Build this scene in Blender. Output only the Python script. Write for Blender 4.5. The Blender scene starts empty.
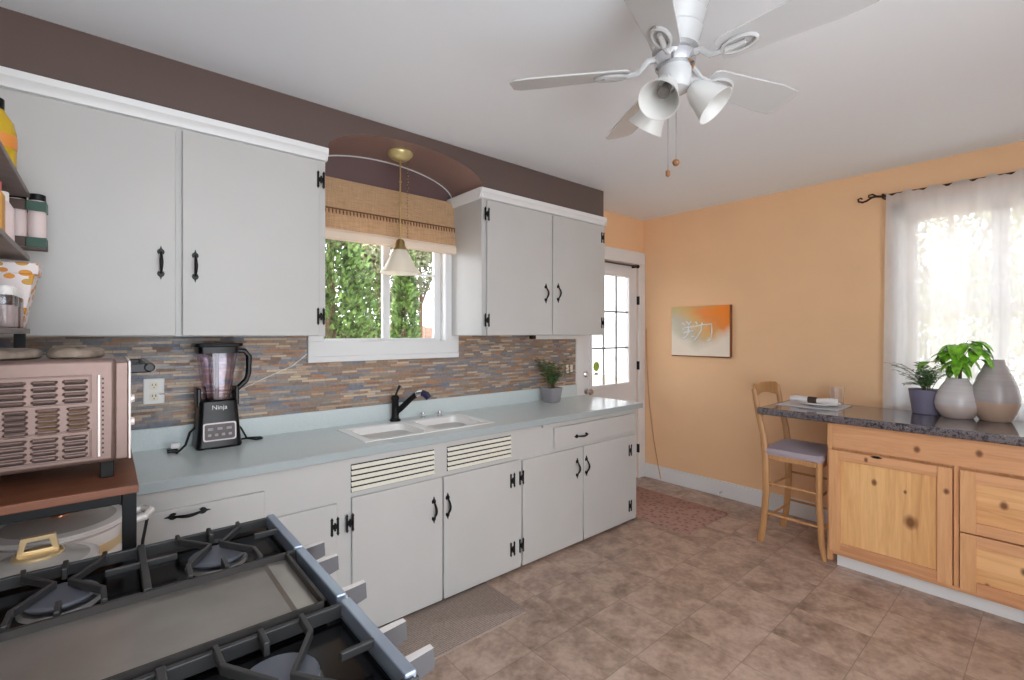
import bpy, math, random
from mathutils import Vector, Matrix
random.seed(7)
C = bpy.context.scene.collection
PI = math.pi

# ------------------------------------------------------------------ materials
def lin(c):
    def g(u):
        u /= 255.0
        return u/12.92 if u <= .04045 else ((u+.055)/1.055)**2.4
    return (g(c[0]), g(c[1]), g(c[2]), 1.0)

class NT:
    """small helper round a node tree"""
    def __init__(s, name):
        s.m = bpy.data.materials.new(name); s.m.use_nodes = True
        s.t = s.m.node_tree; s.b = s.t.nodes['Principled BSDF']; s.out = s.t.nodes['Material Output']
    def n(s, kind, **kw):
        d = s.t.nodes.new(kind)
        for k, v in kw.items():
            if k in d.inputs: d.inputs[k].default_value = v
            else: setattr(d, k, v)
        return d
    def l(s, a, b): s.t.links.new(a, b)
    def math(s, op, a, b=None, c=None):
        d = s.t.nodes.new('ShaderNodeMath'); d.operation = op
        for i, q in enumerate((a, b, c)):
            if q is None: continue
            if isinstance(q, (int, float)): d.inputs[i].default_value = q
            else: s.l(q, d.inputs[i])
        return d.outputs[0]
    def ramp(s, fac, stops, interp='LINEAR'):
        d = s.t.nodes.new('ShaderNodeValToRGB'); d.color_ramp.interpolation = interp
        e = d.color_ramp.elements
        while len(e) < len(stops): e.new(0.5)
        for q, (p, c) in zip(e, stops): q.position = p; q.color = lin(c)
        s.l(fac, d.inputs[0]); return d.outputs[0]
    def mix(s, fac, a, b, mode='MIX'):
        d = s.t.nodes.new('ShaderNodeMix'); d.data_type = 'RGBA'; d.blend_type = mode
        for i, q in ((0, fac), (6, a), (7, b)):
            if isinstance(q, (int, float)): d.inputs[i].default_value = q
            elif isinstance(q, tuple): d.inputs[i].default_value = lin(q) if len(q) == 3 else q
            else: s.l(q, d.inputs[i])
        return d.outputs[2]
    def pos(s):
        d = s.t.nodes.new('ShaderNodeNewGeometry'); x = s.t.nodes.new('ShaderNodeSeparateXYZ')
        s.l(d.outputs['Position'], x.inputs[0]); return d.outputs['Position'], x.outputs[0], x.outputs[1], x.outputs[2]
    def bump(s, h, strength=.2, dist=.002):
        d = s.t.nodes.new('ShaderNodeBump'); d.inputs['Strength'].default_value = strength
        d.inputs['Distance'].default_value = dist; s.l(h, d.inputs['Height']); s.l(d.outputs[0], s.b.inputs['Normal'])
    def noise(s, vec, scale, detail=4, rough=.5, dist=0):
        d = s.n('ShaderNodeTexNoise'); d.inputs['Scale'].default_value = scale; d.inputs['Detail'].default_value = detail
        d.inputs['Roughness'].default_value = rough; d.inputs['Distortion'].default_value = dist
        s.l(vec, d.inputs['Vector']); return d.outputs['Fac']
    def scaled(s, vec, sc):
        d = s.t.nodes.new('ShaderNodeMapping'); d.inputs['Scale'].default_value = sc; s.l(vec, d.inputs[0]); return d.outputs[0]

def mat(name, col, rough=.5, metal=0, spec=.5, var=0, vscale=8, bump=0, bscale=200, trans=0, emit=None, alpha=1, coat=0):
    k = NT(name); b = k.b
    b.inputs['Base Color'].default_value = lin(col); b.inputs['Roughness'].default_value = rough
    b.inputs['Metallic'].default_value = metal; b.inputs['Specular IOR Level'].default_value = spec
    b.inputs['Transmission Weight'].default_value = trans; b.inputs['Coat Weight'].default_value = coat
    p = k.pos()[0]
    if var:
        f = k.noise(p, vscale, 5)
        lo = tuple(max(0, q*(1-var)) for q in col); hi = tuple(min(255, q*(1+var)) for q in col)
        k.l(k.ramp(f, [(.3, lo), (.7, hi)]), b.inputs['Base Color'])
    if bump: k.bump(k.noise(p, bscale, 3), bump)
    if emit:
        b.inputs['Emission Color'].default_value = lin(emit[0]); b.inputs['Emission Strength'].default_value = emit[1]
    return k.m

def glass_mat(name, tint=(255, 255, 255), gloss=.08):
    k = NT(name); t = k.n('ShaderNodeBsdfTransparent'); g = k.n('ShaderNodeBsdfGlossy'); g.inputs['Roughness'].default_value = .02
    t.inputs[0].default_value = lin(tint)
    f = k.n('ShaderNodeLayerWeight'); f.inputs[0].default_value = .25
    m = k.n('ShaderNodeMixShader'); w = k.math('ADD', k.math('MULTIPLY', f.outputs['Fresnel'], .6), gloss*.4)
    k.l(w, m.inputs[0]); k.l(t.outputs[0], m.inputs[1]); k.l(g.outputs[0], m.inputs[2]); k.l(m.outputs[0], k.out.inputs[0])
    return k.m

M = {}
M['cab'] = mat('white_cabinet_paint', (193, 192, 190), .38, var=.012, vscale=3)
M['trim'] = mat('white_trim_paint', (228, 229, 230), .35)
M['ceil'] = mat('ceiling_paint', (234, 239, 245), .9)
M['taupe'] = mat('taupe_wall_paint', (98, 82, 77), .27, bump=.03, bscale=120)
M['orange'] = mat('apricot_wall_paint', (240, 198, 155), .75, var=.015, vscale=2, bump=.03, bscale=120)
M['leftwall'] = mat('pale_wall_paint', (215, 208, 200), .8)
M['black'] = mat('black_iron', (12, 12, 14), .45, spec=.35)
M['castiron'] = mat('cast_iron', (60, 60, 61), .40, metal=.3, bump=.25, bscale=500)
M['enamel'] = mat('black_enamel', (9, 10, 13), .16, spec=.4)
M['steel'] = mat('brushed_steel', (190, 192, 196), .24, metal=1, var=.03, vscale=30)
M['griddle'] = mat('griddle_plate', (152, 147, 141), .30, metal=.7, var=.08, vscale=5, bump=.05, bscale=300)
M['capgrey'] = mat('burner_cap', (96, 99, 110), .4, metal=.2)
M['chrome'] = mat('chrome', (215, 216, 220), .12, metal=1)
M['brass'] = mat('antique_brass', (186, 160, 105), .3, metal=.9)
M['gold'] = mat('gold_metal', (232, 206, 160), .35, metal=.5)
M['copper'] = mat('copper_metal', (200, 140, 110), .3, metal=.9)
M['bronze'] = mat('dark_bronze', (60, 40, 32), .4, metal=.6)
M['fanwhite'] = mat('white_fan_enamel', (194, 195, 196), .25)
M['frost'] = mat('frosted_glass', (232, 232, 230), .35, trans=.25)
M['shadewhite'] = mat('white_opal_glass', (245, 244, 238), .2)
M['sinkwhite'] = mat('white_sink_enamel', (250, 250, 250), .15)
M['counteredge'] = mat('counter_edge', (166, 176, 178), .4)
M['glass'] = glass_mat('window_glass')
M['clear'] = glass_mat('clear_plastic', (250, 246, 251), .10)
M['tumbler'] = mat('drinking_glass', (246, 246, 250), .06, trans=1)
M['lidglass'] = mat('lid_glass', (190, 186, 182), .15, spec=.8)
M['oven'] = mat('warm_silver_steel', (128, 106, 99), .36, metal=.5, var=.02, vscale=40)
M['ovenfront'] = mat('pale_oven_front', (238, 226, 222), .3, metal=.2)
M['ovendark'] = mat('dark_slot', (48, 34, 30), .6)
M['darkwood'] = None
M['cream'] = mat('cream_plastic', (240, 232, 214), .4)
M['whiteplastic'] = mat('white_plastic', (240, 238, 236), .35)
M['greypot'] = mat('grey_pot_ceramic', (150, 148, 154), .5, bump=.05, bscale=60)
M['violetpot'] = mat('violet_grey_pot', (122, 118, 142), .5)
k = NT('translucent_opal_glass'); k.b.inputs['Base Color'].default_value = lin((245, 244, 238)); k.b.inputs['Roughness'].default_value = .2
tr = k.n('ShaderNodeBsdfTranslucent'); tr.inputs[0].default_value = lin((250, 244, 232)); mx = k.n('ShaderNodeMixShader'); mx.inputs[0].default_value = .5
k.l(k.b.outputs[0], mx.inputs[1]); k.l(tr.outputs[0], mx.inputs[2]); k.l(mx.outputs[0], k.out.inputs[0]); M['opal'] = k.m  # white opal glass, partly translucent, no lamp inside
M['soil'] = mat('soil', (60, 44, 32), .95, bump=.5, bscale=120)
M['stem'] = mat('plant_stem', (88, 84, 52), .7)
M['leafdark'] = mat('dark_green_leaf', (58, 92, 48), .45, var=.35, vscale=40)
M['leaffern'] = mat('fern_leaf', (78, 112, 72), .45, var=.3, vscale=40)
M['leafbright'] = mat('bright_green_leaf', (110, 170, 40), .4, var=.3, vscale=30)
M['conifer'] = mat('conifer_leaf', (80, 104, 54), .7, var=.5, vscale=9)
M['paleleaf'] = mat('pale_leaf', (136, 142, 108), .7, var=.3, vscale=6)
M['dullleaf'] = mat('dull_leaf', (108, 116, 88), .7, var=.35, vscale=6)
M['bark'] = mat('bark', (100, 80, 62), .9, bump=.5, bscale=40)
M['lawn'] = mat('yard_ground', (190, 170, 150), .95, var=.1, vscale=2)
M['fence'] = mat('fence_wood', (150, 124, 110), .8, var=.15, vscale=10)
M['seatfab'] = mat('lavender_grey_fabric', (178, 166, 176), .9, bump=.3, bscale=500)
M['linen'] = mat('white_linen', (232, 231, 233), .85, bump=.2, bscale=300)
M['porcelain'] = mat('white_porcelain', (240, 240, 242), .15)
M['brownring'] = mat('brown_leather', (70, 52, 46), .6)
M['vent'] = mat('vent_cream', (220, 217, 203), .6)
M['ventdark'] = mat('vent_gap', (40, 36, 34), .9)
M['rod'] = mat('pewter_rod', (80, 80, 82), .35, metal=.8)
M['beigecord'] = mat('beige_cord', (206, 160, 118), .6)
M['mitt'] = mat('quilted_cloth', (134, 120, 108), .95, var=.2, vscale=25, bump=.5, bscale=90)
M['fabtrim'] = mat('tassel_brown', (120, 84, 56), .9)
M['oil'] = mat('golden_oil', (228, 190, 40), .1, trans=.3)
M['redcap'] = mat('red_cap', (226, 92, 80), .4)
M['ochre'] = mat('ochre_package', (214, 158, 72), .5)
M['orangelabel'] = mat('orange_label', (222, 140, 60), .5)
M['pinkwhite'] = mat('pale_pink_label', (232, 214, 212), .5)
M['spice'] = mat('brown_spice', (150, 104, 80), .7)
M['greenband'] = mat('green_band', (50, 84, 70), .5)
M['brownband'] = mat('brown_band', (92, 76, 70), .6)
M['blackplastic'] = mat('black_plastic', (13, 13, 17), .3, spec=.35)
M['greypanel'] = mat('grey_panel_frame', (190, 178, 178), .35, metal=.3)
M['redpanel'] = mat('dark_red_panel', (58, 36, 38), .3)
M['bluehead'] = mat('dark_blue_spray_head', (38, 38, 70), .25)
M['paperlabel'] = mat('white_lettering', (235, 235, 235), .5)
M['strip'] = mat('light_strip', (236, 236, 234), .5)
M['doorpaint'] = mat('white_door_paint', (226, 227, 230), .4)
M['greendecal'] = mat('green_decal', (170, 205, 90), .5)
M['whitepot'] = mat('white_enamel_pot', (236, 232, 230), .15)
M['shelfboard'] = mat('shelf_board', (112, 98, 92), .4, var=.1, vscale=20)
M['rubber'] = mat('black_rubber', (20, 20, 20), .7)

# laminate worktop
k = NT('blue_grey_laminate'); p = k.pos()[0]
k.l(k.ramp(k.noise(p, 260, 2), [(.35, (206, 218, 220)), (.65, (220, 230, 231))]), k.b.inputs['Base Color'])
k.b.inputs['Roughness'].default_value = .22; M['counter'] = k.m

# floor
k = NT('vinyl_floor_tile'); p, px, py, pz = k.pos()
T = .325
ty = k.math('DIVIDE', k.math('SUBTRACT', py, .285), T); tx = k.math('DIVIDE', k.math('SUBTRACT', px, 2.45), T)
wn = k.n('ShaderNodeTexWhiteNoise'); wn.noise_dimensions = '2D'
cv = k.n('ShaderNodeCombineXYZ'); k.l(k.math('FLOOR', tx), cv.inputs[0]); k.l(k.math('FLOOR', ty), cv.inputs[1]); k.l(cv.outputs[0], wn.inputs['Vector'])
off = k.n('ShaderNodeVectorMath', operation='MULTIPLY_ADD'); k.l(wn.outputs['Color'], off.inputs[0]); off.inputs[1].default_value = (.35, .35, .35); k.l(p, off.inputs[2])
n1 = k.noise(off.outputs[0], 6.5, 8, .62, .35); n2 = k.noise(off.outputs[0], 34, 5, .6, .2)
v = k.math('ADD', k.math('ADD', k.math('MULTIPLY', n1, .7), k.math('MULTIPLY', n2, .3)), k.math('MULTIPLY', k.math('SUBTRACT', wn.outputs['Value'], .5), .03))
col = k.ramp(v, [(.36, (134, 112, 98)), (.46, (162, 138, 123)), (.55, (183, 159, 144)), (.68, (201, 179, 165))])
def line(f, w): return k.math('LESS_THAN', k.math('ABSOLUTE', k.math('SUBTRACT', k.math('FRACT', f), .5)), w)
g = k.math('MAXIMUM', line(k.math('ADD', tx, .5), .006), line(k.math('ADD', ty, .5), .006))
k.l(k.mix(k.math('MULTIPLY', g, .5), col, (104, 84, 76)), k.b.inputs['Base Color'])
k.b.inputs['Roughness'].default_value = .36
k.bump(k.math('SUBTRACT', k.math('MULTIPLY', n2, .3), g), .15, .002); M['floor'] = k.m

# mosaic splashback
k = NT('mosaic_strip_tile'); p, px, py, pz = k.pos()
RH = .0132
zr = k.math('DIVIDE', pz, RH); row = k.math('FLOOR', zr)
w1 = k.n('ShaderNodeTexWhiteNoise'); w1.noise_dimensions = '1D'; k.l(row, w1.inputs['W'])
ln = k.math('ADD', .045, k.math('MULTIPLY', w1.outputs['Value'], .085))
xs = k.math('ADD', k.math('DIVIDE', px, ln), k.math('MULTIPLY', w1.outputs['Value'], 37.7)); xi = k.math('FLOOR', xs)
cv = k.n('ShaderNodeCombineXYZ'); k.l(xi, cv.inputs[0]); k.l(row, cv.inputs[1])
w2 = k.n('ShaderNodeTexWhiteNoise'); w2.noise_dimensions = '2D'; k.l(cv.outputs[0], w2.inputs['Vector'])
pal = [(0, (168, 146, 130)), (.13, (150, 142, 137)), (.26, (190, 168, 148)), (.38, (140, 142, 150)), (.5, (178, 138, 110)), (.58, (160, 150, 143)),
       (.7, (128, 134, 148)), (.79, (208, 190, 168)), (.87, (144, 120, 108)), (.94, (178, 170, 166))]
col = k.ramp(w2.outputs['Value'], pal, 'CONSTANT')
col = k.mix(.5, col, k.ramp(k.noise(p, 60, 4), [(.3, (96, 90, 86)), (.7, (196, 184, 172))]), 'SOFT_LIGHT')
gz = k.math('LESS_THAN', k.math('FRACT', zr), .09); gx = k.math('LESS_THAN', k.math('MULTIPLY', k.math('FRACT', xs), ln), .0015)
g = k.math('MAXIMUM', gz, gx)
k.l(k.mix(g, col, (128, 116, 108)), k.b.inputs['Base Color'])
k.l(k.math('ADD', .2, k.math('MULTIPLY', w2.outputs['Value'], .4)), k.b.inputs['Roughness'])
k.bump(k.math('SUBTRACT', k.math('MULTIPLY', w2.outputs['Value'], .5), g), .4, .003); M['mosaic'] = k.m

# granite
k = NT('speckled_granite'); p = k.pos()[0]
a = k.noise(p, 42, 6, .7); b_ = k.noise(p, 130, 4, .7)
v = k.math('ADD', k.math('MULTIPLY', a, .6), k.math('MULTIPLY', b_, .4))
k.l(k.ramp(v, [(.40, (34, 32, 37)), (.48, (84, 80, 86)), (.53, (132, 124, 128)), (.58, (66, 60, 64)), (.64, (190, 180, 178))]), k.b.inputs['Base Color'])
k.b.inputs['Roughness'].default_value = .12; k.b.inputs['Coat Weight'].default_value = .3; M['granite'] = k.m

def wood(name, lo, hi, axis, knots=(), rough=.4, scale=1.0):
    """grain runs along axis (0,1,2); knots: (y, z, radius) on a face that looks along x"""
    k = NT(name); p, px, py, pz = k.pos()
    sc = [14*scale]*3; sc[axis] = 1.1*scale
    q = k.scaled(p, tuple(sc)); f = k.noise(q, 2.2, 6, .6, .8); f2 = k.noise(q, 9, 3, .5)
    board = k.n('ShaderNodeTexWhiteNoise'); board.noise_dimensions = '1D'
    across = (py if axis != 1 else pz)
    k.l(k.math('FLOOR', k.math('DIVIDE', across, .115)), board.inputs['W'])
    v = k.math('ADD', k.math('ADD', k.math('MULTIPLY', f, .7), k.math('MULTIPLY', f2, .25)), k.math('MULTIPLY', board.outputs['Value'], .22))
    col = k.ramp(v, [(.3, lo), (.75, hi)])
    for (ky, kz, kr) in knots:
        dy = k.math('DIVIDE', k.math('SUBTRACT', py, ky), kr); dz = k.math('DIVIDE', k.math('SUBTRACT', pz, kz), kr*1.35)
        d = k.math('SQRT', k.math('ADD', k.math('MULTIPLY', dy, dy), k.math('MULTIPLY', dz, dz)))
        d = k.math('ADD', d, k.math('MULTIPLY', k.math('SUBTRACT', f, .5), .6))
        s = k.n('ShaderNodeMapRange'); s.inputs['From Min'].default_value = .45; s.inputs['From Max'].default_value = 1.15
        s.inputs['To Min'].default_value = .9; s.inputs['To Max'].default_value = 0; k.l(d, s.inputs[0])
        col = k.mix(s.outputs[0], col, (118, 66, 36))
    k.l(col, k.b.inputs['Base Color']); k.b.inputs['Roughness'].default_value = rough
    return k.m
M['pine_v'] = wood('knotty_pine_upright', (212, 154, 98), (246, 198, 138), 2, [(.742, .57, .016), (.60, .55, .009), (.575, .385, .032), (.425, .60, .015)])
M['pine_f'] = wood('pine_frame', (200, 138, 94), (232, 180, 130), 2, [(.425, .60, .014)])
M['pine_h'] = wood('knotty_pine_level', (198, 136, 96), (230, 176, 130), 1, [(.55, .80, .016), (.30, .825, .016), (.78, .698, .012)])
M['pine_d'] = wood('knotty_pine_drawer', (212, 152, 98), (244, 196, 140), 1, [(.21, .58, .018), (.14, .27, .016), (.27, .15, .012)])
M['stoolwood'] = wood('honey_beech', (170, 122, 78), (205, 156, 106), 2, rough=.35)
M['darkwood'] = wood('walnut_tabletop', (86, 52, 38), (140, 88, 64), 0, rough=.35)
M['woodhandle'] = wood('pale_wood_handle', (196, 158, 120), (224, 190, 150), 0, rough=.5)

# rugs
def ribbed(name, c1, c2, axis, pitch):
    k = NT(name); p, px, py, pz = k.pos(); a = (px, py)[axis]
    s = k.math('SINE', k.math('MULTIPLY', a, 2*PI/pitch)); nn = k.noise(p, 160, 3)
    v = k.math('ADD', k.math('MULTIPLY', s, .2), nn)
    k.l(k.ramp(v, [(.3, c1), (.75, c2)]), k.b.inputs['Base Color']); k.b.inputs['Roughness'].default_value = .95
    k.bump(v, .6, .004); return k.m
M['sinkmat'] = ribbed('grey_brown_ribbed_mat', (132, 116, 108), (172, 156, 146), 1, .012)
k = NT('brown_patterned_doormat'); p, px, py, pz = k.pos()
vo = k.n('ShaderNodeTexVoronoi'); vo.inputs['Scale'].default_value = 26; k.l(p, vo.inputs['Vector'])
k.l(k.ramp(vo.outputs['Distance'], [(.1, (126, 94, 84)), (.5, (170, 132, 120))]), k.b.inputs['Base Color']); k.b.inputs['Roughness'].default_value = .95
k.bump(vo.outputs['Distance'], .5, .004); M['doormat'] = k.m

# woven shade
k = NT('woven_tan_shade'); p, px, py, pz = k.pos()
q = k.scaled(p, (6, 6, 160)); f = k.noise(q, 2, 4); q2 = k.scaled(p, (90, 6, 6)); f2 = k.noise(q2, 2, 3)
v = k.math('ADD', k.math('MULTIPLY', f, .6), k.math('MULTIPLY', f2, .4))
k.l(k.ramp(v, [(.35, (176, 140, 106)), (.65, (222, 190, 152))]), k.b.inputs['Base Color']); k.b.inputs['Roughness'].default_value = .9
tr = k.n('ShaderNodeBsdfTranslucent'); tr.inputs[0].default_value = lin((226, 190, 150)); mx = k.n('ShaderNodeMixShader'); mx.inputs[0].default_value = .25
k.l(k.b.outputs[0], mx.inputs[1]); k.l(tr.outputs[0], mx.inputs[2]); k.l(mx.outputs[0], k.out.inputs[0]); M['shade'] = k.m

# sheer curtain
k = NT('sheer_white_voile'); p, px, py, pz = k.pos()
tp = k.n('ShaderNodeBsdfTransparent'); tl = k.n('ShaderNodeBsdfTranslucent'); df = k.n('ShaderNodeBsdfDiffuse')
tl.inputs[0].default_value = (.92, .92, .93, 1); df.inputs[0].default_value = (.93, .93, .94, 1)
m1 = k.n('ShaderNodeMixShader'); m1.inputs[0].default_value = .55; k.l(df.outputs[0], m1.inputs[1]); k.l(tl.outputs[0], m1.inputs[2])
m2 = k.n('ShaderNodeMixShader'); k.l(k.math('ADD', .17, k.math('MULTIPLY', k.noise(k.scaled(p, (1, 1, .2)), 30, 2), .12)), m2.inputs[0])
k.l(m1.outputs[0], m2.inputs[1]); k.l(tp.outputs[0], m2.inputs[2]); k.l(m2.outputs[0], k.out.inputs[0]); M['voile'] = k.m

# canvas picture
k = NT('abstract_canvas'); p, px, py, pz = k.pos()
u = k.math('DIVIDE', k.math('SUBTRACT', 2.478, py), .56); w = k.math('DIVIDE', k.math('SUBTRACT', pz, 1.245), .455)
nz = k.math('MULTIPLY', k.math('SUBTRACT', k.noise(p, 6, 4), .5), .35)
d = k.math('ADD', k.math('ADD', k.math('MULTIPLY', u, .55), k.math('MULTIPLY', w, .55)), nz)
base = k.ramp(d, [(.2, (226, 222, 206)), (.42, (196, 190, 172)), (.6, (216, 178, 116)), (.78, (232, 140, 66)), (.92, (240, 138, 40))])
low = k.n('ShaderNodeMapRange'); low.inputs['From Min'].default_value = .12; low.inputs['From Max'].default_value = .38
cu = k.math('SUBTRACT', w, k.math('MULTIPLY', k.math('MULTIPLY', k.math('SUBTRACT', u, .45), k.math('SUBTRACT', u, .45)), .9)); k.l(k.math('ADD', cu, nz), low.inputs[0])
base = k.mix(low.outputs[0], (238, 226, 210), base)
gr = k.n('ShaderNodeMapRange'); gr.inputs['From Min'].default_value = .75; gr.inputs['From Max'].default_value = .95
k.l(k.math('SUBTRACT', k.math('ADD', w, nz), k.math('MULTIPLY', u, .25)), gr.inputs[0])
base = k.mix(k.math('MULTIPLY', gr.outputs[0], .7), base, (186, 180, 120))
k.l(base, k.b.inputs['Base Color']); k.b.inputs['Roughness'].default_value = .6; M['canvas'] = k.m

# leaf-pattern paper
k = NT('leaf_pattern_paper'); p = k.pos()[0]
vo = k.n('ShaderNodeTexVoronoi'); vo.inputs['Scale'].default_value = 26; k.l(k.scaled(p, (1.1, 1.1, 1.7)), vo.inputs['Vector'])
f = k.math('LESS_THAN', vo.outputs['Distance'], .43)
cc = k.ramp(vo.outputs['Color'], [(0, (216, 130, 40)), (.5, (226, 150, 50)), (.8, (190, 160, 70))])
k.l(k.mix(f, (238, 228, 228), cc), k.b.inputs['Base Color']); M['leafpaper'] = k.m

# two-tone vases
def vase_mat(name, lo, hi, zc):
    k = NT(name); p, px, py, pz = k.pos()
    nn = k.math('MULTIPLY', k.math('SUBTRACT', k.noise(k.scaled(p, (3, 3, 70)), 1.5, 4), .5), .5)
    s = k.n('ShaderNodeMapRange'); s.inputs['From Min'].default_value = zc-.003; s.inputs['From Max'].default_value = zc+.003; k.l(pz, s.inputs[0])
    top = k.ramp(k.math('ADD', nn, .5), [(.3, tuple(int(q*.9) for q in hi)), (.7, hi)])
    k.l(k.mix(s.outputs[0], lo, top), k.b.inputs['Base Color']); k.b.inputs['Roughness'].default_value = .22
    return k.m

# ------------------------------------------------------------------ mesh builder
class MB:
    def __init__(s): s.v = []; s.f = []; s.mi = []; s.xf = None; s.cur = 0
    def add(s, vs, fs):
        o = len(s.v)
        for q in vs:
            q = Vector(q)
            s.v.append(s.xf @ q if s.xf is not None else q)
        for q in fs: s.f.append([o+i for i in q]); s.mi.append(s.cur)
        return s
    def box(s, x0, x1, y0, y1, z0, z1):
        x0, x1 = min(x0, x1), max(x0, x1); y0, y1 = min(y0, y1), max(y0, y1); z0, z1 = min(z0, z1), max(z0, z1)
        return s.add([(x0,y0,z0),(x1,y0,z0),(x1,y1,z0),(x0,y1,z0),(x0,y0,z1),(x1,y0,z1),(x1,y1,z1),(x0,y1,z1)],
                     [(3,2,1,0),(4,5,6,7),(0,1,5,4),(1,2,6,5),(2,3,7,6),(3,0,4,7)])
    def loft(s, rings, closed=(True, True)):
        n = len(rings[0]); vs = [q for r in rings for q in r]; fs = []
        for i in range(len(rings)-1):
            for j in range(n):
                a = i*n+j; b = i*n+(j+1) % n
                fs.append((a, b, b+n, a+n))
        if closed[0]: fs.append(tuple(reversed(range(n))))
        if closed[1]: fs.append(tuple(range((len(rings)-1)*n, len(rings)*n)))
        return s.add(vs, fs)
    def lathe(s, prof, c=(0,0,0), n=24, mat=None, closed=(True, True)):
        rings = []
        for r, z in prof:
            r = max(r, 1e-4); ring = []
            for j in range(n):
                a = 2*PI*j/n; q = Vector((r*math.cos(a), r*math.sin(a), z))
                if mat is not None: q = mat @ q
                ring.append(q+Vector(c))
            rings.append(ring)
        return s.loft(rings, closed)
    def cyl(s, c, r, h, n=20): return s.lathe([(r, 0), (r, h)], c, n)
    def rrect(s, secs, n=4):
        """secs: (cx, cy, z, hx, hy, corner radius)"""
        rings = []
        for cx, cy, z, hx, hy, cr in secs:
            ring = []
            for qx, qy, a0 in ((1,1,0),(-1,1,PI/2),(-1,-1,PI),(1,-1,1.5*PI)):
                for j in range(n+1):
                    a = a0+PI/2*j/n
                    ring.append((cx+qx*(hx-cr)+cr*math.cos(a), cy+qy*(hy-cr)+cr*math.sin(a), z))
            rings.append(ring)
        return s.loft(rings)
    def tube(s, pts, r, n=8, flat=1.0, up=None):
        pts = [Vector(q) for q in pts]; rs = r if isinstance(r, (list, tuple)) else [r]*len(pts)
        rings = []; pn = None
        for i, q in enumerate(pts):
            d = (pts[min(i+1, len(pts)-1)]-pts[max(i-1, 0)]).normalized()
            if pn is None:
                a = Vector(up) if up else (Vector((0,0,1)) if abs(d.z) < .9 else Vector((1,0,0)))
                pn = (a-d*a.dot(d)).normalized()
            else: pn = (pn-d*pn.dot(d)).normalized()
            bn = d.cross(pn)
            rings.append([q+pn*(rs[i]*math.cos(2*PI*j/n))+bn*(rs[i]*flat*math.sin(2*PI*j/n)) for j in range(n)])
        return s.loft(rings)
    def bar(s, pts, w, h):
        """rectangular section bar along a level path; w across, h tall (top at the path)"""
        pts = [Vector(q) for q in pts]; rings = []
        for i, q in enumerate(pts):
            d = Vector((0,0,0))
            if i > 0: d += (q-pts[i-1]).normalized()
            if i < len(pts)-1: d += (pts[i+1]-q).normalized()
            d.z = 0; d.normalize(); sd = Vector((-d.y, d.x, 0))
            rings.append([q+sd*w/2, q-sd*w/2, q-sd*w/2-Vector((0,0,h)), q+sd*w/2-Vector((0,0,h))])
        return s.loft(rings)
    def prism(s, poly, axis, a0, a1):
        """poly in the two other axes (in x,y,z order), extruded along axis"""
        def mk(p, a):
            q = list(p); q.insert(axis, a); return tuple(q)
        return s.loft([[mk(q, a0) for q in poly], [mk(q, a1) for q in poly]])
    def sphere(s, c, r, n=14, sz=1.0):
        m = 8
        return s.lathe([(r*math.sin(PI*i/m), -r*sz*math.cos(PI*i/m)) for i in range(m+1)], c, n)
    def build(s, name, material, parent=None, smooth=35, bevel=0, subsurf=0, bseg=2):
        off = Vector((0,0,0)); q = parent
        while q is not None: off += q.location; q = q.parent
        me = bpy.data.meshes.new(name); me.from_pydata([v-off for v in s.v], [], s.f)
        ms = material if isinstance(material, (list, tuple)) else [material]
        for m in ms: me.materials.append(m)
        for p_, i in zip(me.polygons, s.mi): p_.material_index = i
        me.validate(); me.update()
        import bmesh
        b = bmesh.new(); b.from_mesh(me); bmesh.ops.recalc_face_normals(b, faces=b.faces); b.to_mesh(me); b.free()
        if smooth:
            for p_ in me.polygons: p_.use_smooth = True
            me.set_sharp_from_angle(angle=math.radians(smooth))
        o = bpy.data.objects.new(name, me); C.objects.link(o); o.parent = parent
        if bevel:
            bm = o.modifiers.new('bevel', 'BEVEL'); bm.width = bevel; bm.segments = bseg; bm.limit_method = 'ANGLE'; bm.angle_limit = math.radians(40)
        if subsurf:
            sm = o.modifiers.new('sub', 'SUBSURF'); sm.levels = subsurf; sm.render_levels = subsurf
        return o

def tag(o, label, cat, group=None, kind=None):
    o['label'] = label; o['category'] = cat
    if group: o['group'] = group
    if kind: o['kind'] = kind
    return o
def thing(name, loc, label, cat, group=None):
    o = bpy.data.objects.new(name, None); C.objects.link(o); o.location = loc; o.empty_display_size = .1
    return tag(o, label, cat, group)
def struct(o, label=None):
    o['kind'] = 'structure'
    if label: o['label'] = label
    return o
def B(x0, x1, y0, y1, z0, z1): return MB().box(x0, x1, y0, y1, z0, z1)
def plab(o, s): o['label'] = s; return o
def copy_tree(o, parent=None, loc=None):
    c = o.copy(); C.objects.link(c); c.parent = parent
    if loc: c.location = loc
    for ch in o.children: copy_tree(ch, c)
    return c
def lettering(txt, name, size, loc, rot, material, parent, depth=.0006):
    cu = bpy.data.curves.new(name, 'FONT'); cu.body = txt; cu.size = size; cu.extrude = depth; cu.align_x = 'CENTER'; cu.align_y = 'CENTER'
    t = bpy.data.objects.new(name, cu); C.objects.link(t)
    dg = bpy.context.evaluated_depsgraph_get(); me = bpy.data.meshes.new_from_object(t.evaluated_get(dg))
    bpy.data.objects.remove(t); me.materials.clear(); me.materials.append(material)
    off = Vector((0,0,0)); q = parent
    while q is not None: off += q.location; q = q.parent
    me.transform(Matrix.Translation(Vector(loc)-off) @ rot.to_4x4())
    o = bpy.data.objects.new(name, me); C.objects.link(o); o.parent = parent; return o
FACE_S = Matrix.Rotation(PI/2, 3, 'X')        # text that faces -Y

# ------------------------------------------------------------------ dimensions
XW, YW, ZC = 4.16, 2.81, 2.60       # window wall, sink wall, ceiling
YU, YB = 2.43, 2.195                # upper and base cabinet fronts
XL = -.45                           # left wall
YN = -1.1                           # near end of what is built

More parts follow.
